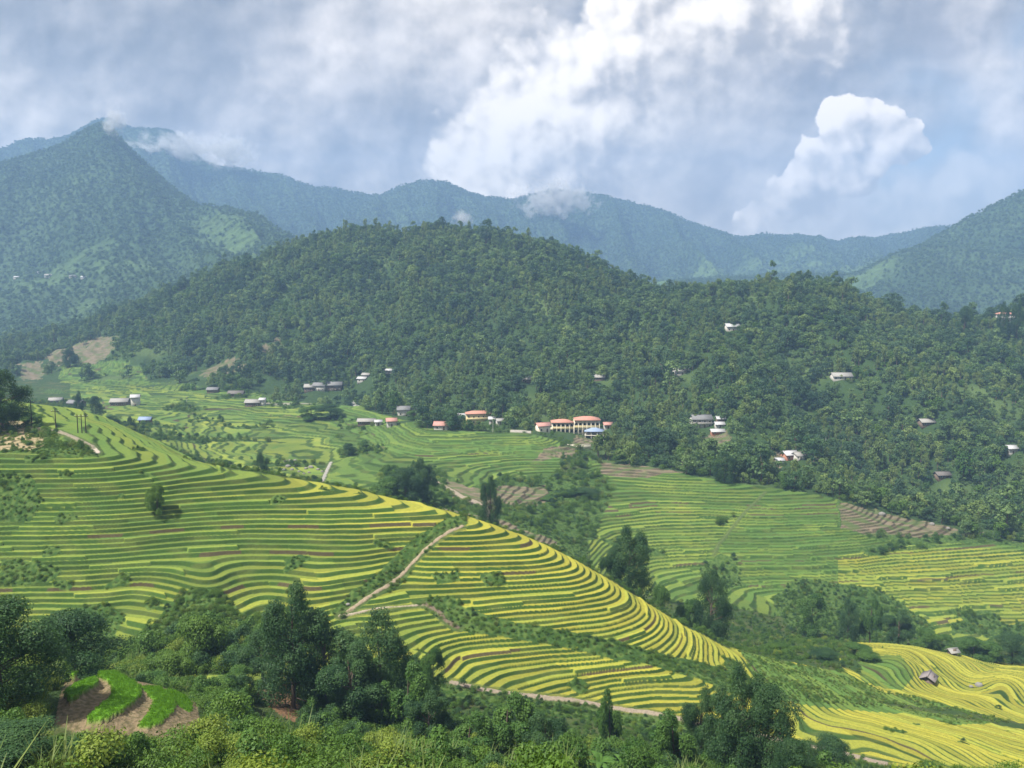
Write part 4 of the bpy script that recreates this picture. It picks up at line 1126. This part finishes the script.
bush_kinds = [bush_mesh('shrub', 21, 2.4, 2.0, 9, 1500, .165, L_BUSH), bush_mesh('shrub', 22, 2.8, 1.5, 10, 1500, .155, L_BUSH),
              bush_mesh('shrub', 23, 2.0, 2.6, 9, 1200, .19, L_BROAD, droop=.6), bush_mesh('shrub', 24, 2.6, 1.9, 9, 1400, .15, L_YEL),
              bush_mesh('shrub', 25, 2.2, 2.2, 9, 1400, .17, L_DARK), tuft_mesh('reed', 26, 90, 1.9, .09, .9, L_GRASS, .7),
              bush_mesh('creeper', 27, 3.6, 1.0, 12, 1300, .17, L_BUSH), tuft_mesh('reed', 28, 60, 1.2, .07, .8, L_GRASS, .8)]
BC = proto_coll('undergrowth', bush_kinds)
BUSHP = {'mix': [.26, .2, .14, .06, .12, .08, .10, .04], 'light': [.32, .18, .10, .20, .02, .08, .06, .04], 'dark': [.2, .1, .24, .02, .34, .03, .05, .02], 'low': [.22, .26, .02, .06, .04, .12, .16, .12]}

def pick(n, pr): return RS.choice(len(pr), n, p=np.array(pr) / np.sum(pr))

def undergrowth(name, pts, keep, prob, s0, s1, label, pr_fn):
    X, Y = pts[:, 0], pts[:, 1]
    k = keep(X, Y); X, Y = X[k], Y[k]
    Z = ground(X, Y); px, py = proj(X, Y, Z)
    S = RS.uniform(s0, s1, len(X)) * (1 + .5 * np.clip(gnoise(X / 7, Y / 7), -.6, .8))
    S *= np.where((Y > 54) & (Y < 74) & (px > 40) & (px < 215), .4, 1) * np.where((Y < 66) & (px > 560), .6, 1) * np.where((Y > 116) & (Y < 147) & (px > 430) & (px < 920), .5, 1) * np.where((Y > 125) & (Y < 165) & (px > 130) & (px < 335) & (py > 592), 1.5, 1) * np.where((Y > 76) & (Y < 112) & (px > 246) & (px < 302), .3, 1)
    vi = pr_fn(X, Y, px, py)
    print(name, len(X))
    return scatter(name, BC, X, Y, Z - .1, S, vi, label, 'undergrowth')

def inframe(X, Y, m=60):
    px, py = proj(X, Y, ground(X, Y))
    return (px > -m) & (px < 1024 + m) & (py < 800)

def keep1(X, Y):
    k = sample(K, X, Y); px, py = proj(X, Y, ground(X, Y))
    bare = sample(knoll, X, Y) | sample(red, X, Y) | sample(rice, X, Y)
    road = sample(C[..., 0], X, Y) > .28
    kn = inpoly(px, py, [(50,742),(50,700),(60,676),(100,668),(200,690),(208,735),(180,745)]) & (Y < 84)
    return (k > 2.3) & (k < 6.05) & ~bare & ~road & ~(kn)
def pr1(X, Y, px, py):
    v = pick(len(X), BUSHP['mix'])
    li = (Y < 70) & (px < 420); v[li] = pick(li.sum(), BUSHP['light'])
    dk = (Y > 76) & (px > 230) & (px < 800); v[dk] = pick(dk.sum(), BUSHP['dark'])
    m = (Y > 60) & (px > 330) & (py > 735); v[m] = pick(m.sum(), BUSHP['mix'])
    return v
pts = jittered(40, 146, 1.35, .72)
undergrowth('undergrowth', pts, keep1, 1, .55, 1.25, 'tangled green shrubs creepers and reeds filling the gully below the terraces', pr1)

def keep2(X, Y):
    k = sample(K, X, Y)
    return (k > 5.95) & (k < 8.3) & sample(scr, X, Y) & (sample(C[..., 0], X, Y) < .22) & inframe(X, Y, 60)
undergrowth('undergrowth', jittered(128, 300, 1.0, .66), keep2, 1, .16, .46, 'low weeds and shrubs on uncut strips between the terraces', lambda X, Y, px, py: pick(len(X), BUSHP['low']))
def keep2b(X, Y):
    px, py = proj(X, Y, ground(X, Y))
    return inpoly(px, py, [(735,645),(770,658),(800,664),(840,670),(880,690),(930,700),(1010,722),(960,724),(905,712),(850,706),(790,700),(762,690)]) & (sample(K, X, Y) < 9.3) & (gnoise(X / 6, Y / 4) > -.25)
undergrowth('undergrowth', jittered(145, 240, .8, .66, .15), keep2b, 1, .12, .34, 'weeds overgrowing the green band between the yellow lower fields', lambda X, Y, px, py: pick(len(X), [.2, .2, .02, .08, .0, .3, .1, .1]))
def keep4(X, Y):
    k = sample(K, X, Y)
    a = (k > 13.0) & (k < 16.6) & ~sample(rice, X, Y) & ~sample(earth, X, Y) & (sample(C[..., 0], X, Y) < .28)
    return a & (fbm(X / 55 + 31, Y / 80, 3) > np.interp(Y, [400, 700], [.5, .28])) & inframe(X, Y, 80)
undergrowth('undergrowth', jittered(380, 1110, 3.6, .74), keep4, 1, .7, 2.0, 'shrubs and bracken in the clearings of the long forested hill', lambda X, Y, px, py: pick(len(X), BUSHP['mix']))
def keep3(X, Y):
    k = sample(K, X, Y)
    thin = (Y > 330) | (RS.rand(len(X)) < .7)
    a = thin & (k >= 8.0) & (k < 10.4) & ~sample(rice, X, Y)
    b = (k >= 10.4) & (k < 13.1) & ~sample(rice, X, Y) & ~sample(earth, X, Y)
    kk = (a | (b & (RS.rand(len(X)) < .75))) & (sample(C[..., 0], X, Y) < .28)
    return kk & inframe(X, Y, 150)
undergrowth('undergrowth', jittered(176, 330, 1.55, .74), keep3, 1, .25, .75, 'scrub covering the gully behind the spur', lambda X, Y, px, py: pick(len(X), BUSHP['mix']))
undergrowth('undergrowth', jittered(330, 660, 3.2, .74), keep3, 1, .7, 1.6, 'scrub along banks and streams of the valley fields', lambda X, Y, px, py: pick(len(X), BUSHP['mix']))

undergrowth('undergrowth', jittered(6, 40, 1.0, .95), lambda X, Y: Y > 5, 1, .18, .42, 'low scrub on the viewing slope', lambda X, Y, px, py: pick(len(X), BUSHP['low']))
# young rice on the crescent beds
rk = proto_coll('rice', [tuft_mesh('rice', 31, 34, .26, .04, .24, L_RICE, .25), tuft_mesh('rice', 32, 34, .24, .04, .24, L_RICE, .3)])
g = jittered(60, 84, .30, -.30, -.66)
X, Y = g[:, 0], g[:, 1]; k_ = sample(bed, X, Y); X, Y = X[k_], Y[k_]
print('rice', len(X))
scatter('young_rice', rk, X, Y, ground(X, Y) - .05, RS.uniform(.7, 1.1, len(X)), RS.randint(0, 2, len(X)), 'bright green young rice on the three crescent beds of the knoll', 'rice')

# the forest: nearest trees one by one, the rest as one mass
def forest_ok(X, Y):
    k = sample(K, X, Y); Z = ground(X, Y); px, py = proj(X, Y, Z)
    a = (k > 13.0) & (k < 16.7) & ~sample(rice, X, Y) & ~sample(earth, X, Y)
    lowleft = (px < 330) & (k < 14.2)
    a &= ~lowleft | (fbm(X / 40, Y / 60, 2) > -.02)
    # meadow patches in the wood
    a &= ~((fbm(X / 55 + 31, Y / 80, 3) > np.interp(px, [200, 420, 600], [.30, .42, .60])) & (Y > 560))
    a &= ~cleared(px, py, Y)
    road = (sample(C[..., 0], X, Y) > .28)
    return a & ~road, px, py, k, Z
g = jittered(352, 1120, 5.5, .74)
X, Y = g[:, 0], g[:, 1]
ok, px, py, k_, Z = forest_ok(X, Y)
X, Y, px, py, Z = X[ok], Y[ok], px[ok], py[ok], Z[ok]
S = .56 + .95 * RS.rand(len(X)) ** 1.7 * (1 + .3 * np.clip(gnoise(X / 30, Y / 30), -.5, .8))
S *= np.interp(Y, [350, 550, 900], [.85, .9, .95])
vi = pick(len(X), [.19, .15, .16, .10, .10, .04, .10, .08, .06, .02])
dkp = fbm(X / 60 + 15, Y / 90 + 4, 3); m_ = (dkp > .22) & (RS.rand(len(X)) < .7); vi[m_] = pick(m_.sum(), [.1, .1, 0, 0, 0, 0, .45, .35, 0, 0])
m_ = (dkp < -.28) & (RS.rand(len(X)) < .6); vi[m_] = pick(m_.sum(), [.1, .1, .1, 0, .25, .05, 0, 0, .4, 0])
em = (RS.rand(len(X)) < .05) & (vi != 8); S[em] *= RS.uniform(1.3, 1.7, em.sum())
S *= 1 - .35 * sstep(.1, .5, fbm(X / 35 + 8, Y / 50 + 3, 2))
bam = gnoise(X / 70 + 5, Y / 70 + 2) > .22
vi[bam] = pick(bam.sum(), [.06, .05, .05, .06, .08, .35, .04, .04, .05, .22])
near_i = np.argsort(Y + 1e6 * ((px < 5) | (px > 1019)))
sel = near_i[:285]; rest = np.ones(len(X), bool); rest[sel] = False
print('forest', len(X), 'individual to', Y[sel].max())
scatter('forest', FC, X[rest], Y[rest], Z[rest] - .3, S[rest], vi[rest], 'dense broadleaf forest and bamboo covering the long hill', 'forest')
FG = 'trees along the lower edge of the right hand forest'
for i in sel:
    bamb = vi[i] in (5, 9)
    o = bpy.data.objects.new('bamboo' if bamb else 'broadleaf_tree', forest_kinds[vi[i]]); col.objects.link(o)
    o.location = (X[i], Y[i], Z[i] - .3); s = S[i]; o.scale = (s, s, s * RS.uniform(.85, 1.2)); o.rotation_euler = (0, 0, RS.uniform(0, 6.28))
    tag(o, 'feathery bamboo clump in the packed lower edge of the forest above the fields' if bamb else 'leafy green tree packed among others at the lower forest edge above the fields',
        'bamboo' if bamb else 'tree', 'bamboo clumps along the lower forest edge' if bamb else FG)

# woods on the far slopes
far_kinds = [tree_mesh('far_tree', 41, 11, 10, 9, 150, 2.6, L_FAR, rmin=.2, rmax=.3), tree_mesh('far_tree', 42, 13, 9, 9, 150, 2.8, L_FAR, rmin=.2, rmax=.3), tree_mesh('far_tree', 43, 9, 13, 8, 130, 2.6, L_FAR, rmin=.2, rmax=.32)]
FFC = proto_coll('far_wood', far_kinds)
def farwood(name, y0, y1, sp, k0, k1, s0, s1, label, pm):
    g = jittered(y0, y1, sp, .74); X, Y = g[:, 0], g[:, 1]
    k = sample(K, X, Y)
    m = (k > k0) & (k < k1); X, Y = X[m], Y[m]
    keep = RS.rand(len(X)) < 1 - (1 - pm) * np.clip(sample(mzone, X, Y) * 1.6, 0, 1)
    X, Y = X[keep], Y[keep]; print(name, len(X))
    scatter(name, FFC, X, Y, ground(X, Y) - 1.0, RS.uniform(s0, s1, len(X)), RS.randint(0, 3, len(X)), label, 'forest')
farwood('mountain_forest', 1130, 2480, 9.5, 16.6, 19.6, .38, .85, 'forest on the nearer slopes of the left mountain and valley head', .12)
farwood('mountain_forest', 2400, 4040, 14, 19.2, 22.15, .5, 1.05, 'blue hazed forest on the high far mountains', .2)

# ------------------------------------------------------------------ trees that stand out one by one
def blobs_tower(rng, w, h, nb, lean=0):
    out = []
    for k in range(nb):
        z = rng.uniform(.12, .96); pw = math.sin(min(1, (1 - z) * 2.6 + .2) * math.pi / 2) * (0.62 + .38 * math.sin(z * 3.1))
        a = rng.uniform(0, 6.283); rad = .5 * w * pw * math.sqrt(rng.uniform(.15, 1)); r = w * rng.uniform(.10, .185)
        out.append([math.cos(a) * rad + lean * z, math.sin(a) * rad, z * h - r * .6, r, r * rng.uniform(.9, 1.5), rng.uniform(.15, .85)])
    return out
def big_tree_meshes(name, seed, w, h, nb, n, size, lm, tower=False, bark=BARK, **lk):
    rng = np.random.RandomState(seed)
    bl = blobs_tower(rng, w, h, nb) if tower else blobs_round(rng, w, h, nb, base=.05, rmin=.11, rmax=.2)
    V, Q, ti = leaves(rng, bl, n, size, **lk)
    parts = [limb((0, 0, -1), (.04 * w, 0, h * .35), .022 * h + .05, .017 * h, 8), limb((.04 * w, 0, h * .35), (0, .03 * w, h * .8), .017 * h, .006 * h, 8)]
    for b in bl[::2]:
        z0 = min(b[2] * .75, h * .7)
        parts.append(limb((.03 * w, .01 * w, max(z0, .1 * h)), b[:3], .006 * h, .0025 * h, 5))
    TV, TQ = merge(parts)
    return (mk_mesh(name + '_trunk', TV, quads=TQ, mats=(bark,), smooth=True), mk_mesh(name + '_crown', V, quads=Q, mats=(lm,), fattr={'tint': ti}), float(np.percentile(np.abs(V[:, :2]), 97) * 2), float(np.percentile(V[:, 2], 99.5)))
TK = {
 'dark0': big_tree_meshes('dark', 101, 9, 11, 50, 34000, .23, L_DARK, droop=.7, aspect=.45),
 'dark1': big_tree_meshes('dark', 102, 8, 12, 46, 30000, .24, L_DARK, tower=True, droop=.7, aspect=.45),
 'dark2': big_tree_meshes('dark', 103, 7.5, 12, 30, 28000, .24, L_DARK, tower=True, droop=.5, aspect=.5),
 'broad0': big_tree_meshes('broad', 104, 7, 7, 22, 16000, .25, L_BROAD),
 'broad1': big_tree_meshes('broad', 105, 6, 8, 20, 15000, .25, L_BROAD, tower=True, droop=.4),
 'light0': big_tree_meshes('light', 106, 6, 6, 20, 14000, .20, L_YEL),
 'bush0': big_tree_meshes('bushy', 107, 7, 5.5, 22, 15000, .23, L_BUSH),
}
def stand(kind, px, Y, ptop, wpx, name, label, cat='tree', group=None, sink=0.2):
    tm, cm, w0, h0 = TK[kind]
    X, Y, Z = at(px, Y)
    for _ in range(4):
        Xt, Zt = unproj(px, ptop, Y)
    h = max(1.5, float(Zt) - Z); w = wpx * Y / FPX
    r = bpy.data.objects.new(name, None); col.objects.link(r); r.location = (X, Y, Z - sink); r.rotation_euler = (0, 0, RS.uniform(0, 6.28))
    r.scale = (w / w0, w / w0, h / h0 * 1.0)
    tag(r, label, cat, group)
    for nm, me in (('trunk', tm), ('crown', cm)):
        o = bpy.data.objects.new(nm, me); col.objects.link(o); o.parent = r
    return r
G_R = 'trees rooted in the gully in front of the terraces'; G_B = 'trees standing in the gully behind the spur'; G_V = 'trees scattered over the valley fields'; G_H = 'trees in the hedge above the lower right terraces'
st = stand
st('dark0', 4, 66, 598, 104, 'large_tree', 'huge dark leafy tree filling the lower left corner')
st('dark0', 74, 92, 612, 84, 'large_tree', 'dark spreading tree leaning over the knoll from the left corner')
st('dark0', 5, 46, 730, 110, 'leafy_shrub', 'dark feathery shrub in the bottom left corner', 'shrub')
st('dark1', 293, 110, 584, 66, 'tall_tree', 'tallest dark tree of the front clump with pointed twin tops', group=G_R)
st('dark2', 325, 112, 608, 66, 'tall_tree', 'dark rounded tree right of the tallest one in the front clump', group=G_R)
st('dark2', 264, 120, 632, 46, 'tall_tree', 'dark tree on the left flank of the front clump above the red earth', group=G_R)
st('dark1', 380, 112, 612, 66, 'tall_tree', 'broad dark tree in the right half of the front clump', group=G_R)
st('dark2', 350, 106, 645, 62, 'tall_tree', 'lower dark tree in the saddle of the front clump', group=G_R)
st('broad1', 410, 106, 660, 48, 'tall_tree', 'mid green tree on the right flank of the front clump', group=G_R)
st('dark2', 428, 96, 690, 40, 'tall_tree', 'dark small tree stepping down right from the front clump', group=G_R)
st('broad0', 434, 137, 648, 20, 'small_tree', 'small rounded tree on thin stem at the terrace edge right of the front clump', group=G_R)
st('bush0', 200, 130, 614, 46, 'bushy_tree', 'bright green bushy mound under the curling yellow terraces', group=G_R)
st('bush0', 172, 118, 650, 38, 'bushy_tree', 'green bushy mound left of the slope below the curling terraces', group=G_R)
st('broad0', 236, 112, 668, 32, 'bushy_tree', 'rounded green tree left of the front clump', group=G_R)
st('broad0', 155, 108, 672, 34, 'bushy_tree', 'green shrubby tree behind the crescent knoll', group=G_R)
st('broad1', 508, 92, 692, 52, 'tall_tree', 'dark green tree in the bottom centre just below the road', group=G_R)
st('dark2', 545, 88, 712, 44, 'tall_tree', 'dark tree in the bottom centre right of the one under the road', group=G_R)
st('broad1', 470, 86, 712, 46, 'tall_tree', 'green tree in the bottom centre left of the one under the road', group=G_R)
st('broad1', 609, 124, 688, 24, 'small_tree', 'slim tree growing beside the road against yellow rice', group=G_R)
st('dark1', 742, 92, 666, 58, 'large_tree', 'tallest of the dark many lobed trees hiding the lower right road', group=G_R)
st('dark0', 768, 90, 684, 52, 'large_tree', 'dark wide tree leaning right in the clump hiding the road', group=G_R)
st('dark2', 722, 95, 684, 40, 'tall_tree', 'dark narrow tree in the left half of the clump hiding the road', group=G_R)
st('dark2', 699, 100, 686, 34, 'tall_tree', 'dark tree on the left shoulder of the clump hiding the road', group=G_R)
st('broad1', 672, 92, 708, 44, 'tall_tree', 'mid green tree low on the left of the clump hiding the road', group=G_R)
st('dark0', 790, 84, 738, 40, 'tall_tree', 'low dark tree under the right side of the clump hiding the road', group=G_R)
st('dark0', 828, 116, 738, 46, 'bushy_tree', 'dark bushy tree below the right end of the road', group=G_R)
st('light0', 402, 66, 742, 54, 'bushy_tree', 'yellow green leafy tree at the bottom edge left of centre')
st('light0', 385, 72, 730, 40, 'bushy_tree', 'pale green bushy tree behind the yellow green one at the bottom')
st('bush0', 560, 72, 738, 56, 'bushy_tree', 'fresh green bushy tree at the bottom edge centre')
st('bush0', 640, 74, 742, 50, 'bushy_tree', 'green bushy tree at the bottom edge under the dark clump by the road')
st('bush0', 460, 66, 748, 60, 'bushy_tree', 'leafy green tree at the bottom edge between the banana plants')
st('bush0', 157, 187, 484, 18, 'small_tree', 'lone round tree in the middle of the left terraces')
st('dark1', 2, 235, 370, 46, 'tall_tree', 'dark tree at the left edge above the tan bank')
st('dark2', -8, 225, 385, 40, 'tall_tree', 'dark tree cut by the left frame above the tan bank')
st('dark1', 630, 196, 527, 42, 'tall_tree', 'tall dark twin crowned tree right behind the spur crest', group=G_B)
st('dark2', 612, 200, 545, 24, 'tall_tree', 'lower dark tree on the left of the tall twin crowned one', group=G_B)
st('dark1', 711, 204, 569, 34, 'tall_tree', 'dark oval tree behind the lower end of the spur', group=G_B)
st('broad0', 660, 214, 585, 22, 'small_tree', 'small round tree between the two tall dark trees behind the spur', group=G_B)
st('broad0', 690, 206, 600, 22, 'small_tree', 'bushy tree left of the dark oval tree behind the spur', group=G_B)
st('dark0', 824, 205, 650, 28, 'bushy_tree', 'dark bushy tree at the top of the green weedy band', group=G_B)
st('broad0', 860, 214, 645, 30, 'bushy_tree', 'green bush on the weedy band right of the dark bushy tree', group=G_B)
st('bush0', 780, 206, 644, 26, 'bushy_tree', 'green bush left of the dark bushy tree on the weedy band', group=G_B)
st('dark1', 848, 262, 599, 20, 'tall_tree', 'dark upright tree, left one of three in the lower valley hedge', group=G_H)
st('broad1', 870, 266, 598, 20, 'tall_tree', 'middle tree of three in the lower valley hedge', group=G_H)
st('dark2', 897, 260, 609, 26, 'tall_tree', 'dark wide tree, right one of three in the lower valley hedge', group=G_H)
st('broad0', 812, 275, 594, 24, 'bushy_tree', 'green bushy tree left of the three hedge trees', group=G_H)
for (px_, Y_, tp, w_, lb) in [(925,250,628,22,'bush in the hedge left of the pale watch hut'),(972,250,638,26,'bush in the hedge right of the pale watch hut'),(990,250,642,24,'second bush right of the pale watch hut in the hedge'),(1012,252,634,34,'large dark bush where the hedge meets the right frame'),(942,255,634,18,'small bush touching the pale watch hut on its left')]:
    st('dark0' if w_ > 30 else 'broad0', px_, Y_, tp, w_, 'hedge_bush', lb, 'bush', G_H)
for (kd, px_, Y_, tp, w_, lb) in [('dark1',262,335,452,15,'dark narrow tree by the boulder stream behind the spur'),('dark1',490,290,476,20,'dark round tree on the brown slope behind the spur crest'),
    ('dark2',424,330,458,24,'tallest tree of the dark clump above the gully path'),('dark0',406,325,468,34,'dark bushy tree left of the tallest gully clump tree'),('broad0',388,318,478,30,'bushy tree at the left end of the gully clump'),
    ('dark0',585,385,488,26,'dark bushy tree on the gully bank below the brown fields'),('dark0',565,385,494,22,'dark bushy tree left of the one below the brown fields'),('broad0',548,375,502,20,'green bushy tree low on the gully bank'),
    ('dark1',724,402,452,22,'dark oval tree standing alone at the forest edge above the valley terraces'),('dark0',330,560,404,26,'dark thicket tree in the valley fields below the hamlet'),('broad0',312,560,406,20,'green thicket tree left of the dark one below the hamlet'),
    ('dark1',70,850,346,14,'lone dark round tree between the bare brown patches'),('dark0',112,480,415,16,'dark bushy tree right of the trio of poles'),('dark1',131,470,416,9,'narrow dark tree on the brow beside the valley houses'),
    ('dark1',79,560,391,9,'dark round tree by the grey roofed house on the brow'),('dark0',96,545,396,12,'dark bushy tree left of the long pale roofed house'),('dark0',349,440,443,12,'dark small tree where the bright field ridge starts'),('broad0',364,450,440,11,'small pair tree beside the bright field ridge'),
    ('broad0',414,520,410,12,'round tree beside the grey roofed white house'),('dark1',1002,690,302,10,'dark small tree beside the red roofed ridge house'),('dark0',964,700,306,13,'dark wide tree right of the pale blue roofed ridge house'),('dark1',1016,690,300,12,'tall dark tree at the right frame on the ridge')]:
    st(kd, px_, Y_, tp, w_, 'valley_tree', lb, 'tree', G_V)

# banana plants
L_BAN = leaf_mat('banana_leaves', (.05, .13, .02), (.14, .26, .05), .35, .2)
def banana(px, Y, h, label):
    rng = np.random.RandomState(int(px)); X, Y, Z = at(px, Y)
    r = bpy.data.objects.new('banana_plant', None); col.objects.link(r); r.location = (X, Y, Z); tag(r, label, 'banana plant', 'banana plants in the gully')
    part('stem', [limb((0, 0, -.3), (.05, 0, h * .55), .14, .08, 8)], leaf_stem, r, True)
    for k in range(9):
        a = k * 2.4 + rng.uniform(-.3, .3); L = h * rng.uniform(.6, .8); el = rng.uniform(.5, 1.25); V = []; ti = []
        n = 7
        for i in range(n + 1):
            t_ = i / n; ang = el - 1.5 * t_ * t_
            x = L * (math.cos(el) * t_ + .12 * t_ * t_); z = h * .55 + L * (math.sin(el) * t_ - .62 * t_ * t_)
            w_ = .34 * math.sin(math.pi * min(1, t_ * .92 + .06)) ** .6
            for s, dz_ in ((-1, -.10), (0, 0), (1, -.10)):
                V.append([x * math.cos(a) - s * w_ * math.sin(a), x * math.sin(a) + s * w_ * math.cos(a), z + dz_ * abs(s)]); ti.append(.3 + .5 * rng.rand())
        Q = [[3*i+j, 3*i+j+1, 3*i+j+4, 3*i+j+3] for i in range(n) for j in (0, 1)]
        o = bpy.data.objects.new('leaf', mk_mesh('banana_leaf', np.array(V), quads=np.array(Q), mats=(L_BAN,), fattr={'tint': np.array(ti)}, smooth=True)); col.objects.link(o); o.parent = r
leaf_stem = plain_mat('banana_stem', (.16, .19, .07), .7, .2, 2)
banana(627, 80, 4.6, 'big banana plant with splayed leaves at the bottom edge, right of centre')
banana(600, 86, 3.8, 'banana plant up left of the biggest one')
banana(646, 86, 3.6, 'banana plant just right of the biggest one')
banana(447, 72, 3.6, 'banana plant at the bottom edge left of centre')
banana(478, 78, 3.2, 'smaller banana plant right of the left hand one at the bottom edge')
banana(575, 96, 3.4, 'banana plant highest on the slope under the road')

# ------------------------------------------------------------------ torn cloud on the peaks
def wisp(px, py, Y, w, h, dens, seed, label, depth=.6, thr=.42):
    X, Z = unproj(px, py, Y); W = w * Y / FPX; Hh = h * Y / FPX
    n = 16; th = np.linspace(0, math.pi, 9)[:, None]; ph = np.arange(n)[None, :] * 2 * math.pi / n
    V = np.stack([np.sin(th) * np.cos(ph), np.sin(th) * np.sin(ph), np.cos(th) + 0 * ph], -1).reshape(-1, 3)
    i = np.arange(8)[:, None] * n + np.arange(n)[None]; j = np.arange(8)[:, None] * n + (np.arange(n)[None] + 1) % n
    Q = np.stack([i, i + n, j + n, j], -1).reshape(-1, 4)
    m, t, out = new_mat('cloud_wisp')
    tc = t.node('ShaderNodeTexCoord'); o_ = tc.outputs['Object']
    r = t.vm('LENGTH', o_)
    nz = t.noise(t.vm('ADD', t.vm('MULTIPLY', o_, (w / 40, 1.0, h / 40)), (seed * 3.1, seed, 0)), 2.0, 6, .62)
    d = t.m('SUBTRACT', t.m('ADD', nz, t.m('MULTIPLY', t.m('SUBTRACT', 1.0, r), .34)), thr + .22)
    d = t.m('MULTIPLY', t.m('MAXIMUM', d, 0.0), t.ss(1.0, .6, r))
    pv = t.node('ShaderNodeVolumePrincipled'); pv.inputs['Color'].default_value = (.97, .97, .98, 1)
    t.put(pv.inputs['Density'], t.m('MULTIPLY', d, dens)); pv.inputs['Anisotropy'].default_value = .2
    t.l.new(pv.outputs[0], out.inputs['Volume'])
    o = bpy.data.objects.new('cloud_wisp', mk_mesh('cloud_wisp', V, quads=Q, mats=(m,))); col.objects.link(o)
    o.location = (X, Y, Z); o.scale = (W / 2, W / 2 * depth, Hh / 2)
    tag(o, label, 'cloud', kind='stuff')
wisp(114, 122, 2330, 34, 44, .35, 1, 'torn white cloud wisp clinging to the sharp left peak')
wisp(172, 148, 3700, 110, 44, .16, 2, 'grey white cloud lying over the shoulder right of the sharp peak')
wisp(225, 152, 3800, 90, 52, .14, 5, 'pale cloud foot hanging on the ridge between the peak and the saddle')
wisp(556, 200, 3500, 110, 56, .20, 3, 'ragged white cloud draped over the middle of the far ridge')
wisp(463, 219, 2300, 34, 26, .40, 4, 'thin bright cloud wisp rising behind the forested hill crest')

# ------------------------------------------------------------------ render settings
scene.view_settings.view_transform = 'Standard'
scene.view_settings.look = 'None'
scene.view_settings.gamma = 1.0
scene.view_settings.use_curve_mapping = False
scene.view_settings.exposure = 1.15
scene.cycles.use_denoising = True
scene.cycles.max_bounces = 5
scene.cycles.diffuse_bounces = 2
scene.cycles.transmission_bounces = 3
scene.cycles.volume_bounces = 1
scene.cycles.use_adaptive_sampling = True
scene.cycles.adaptive_threshold = 0.01
print('script', round(time.time() - T0, 1), 'land z', ZF.min(), ZF.max())
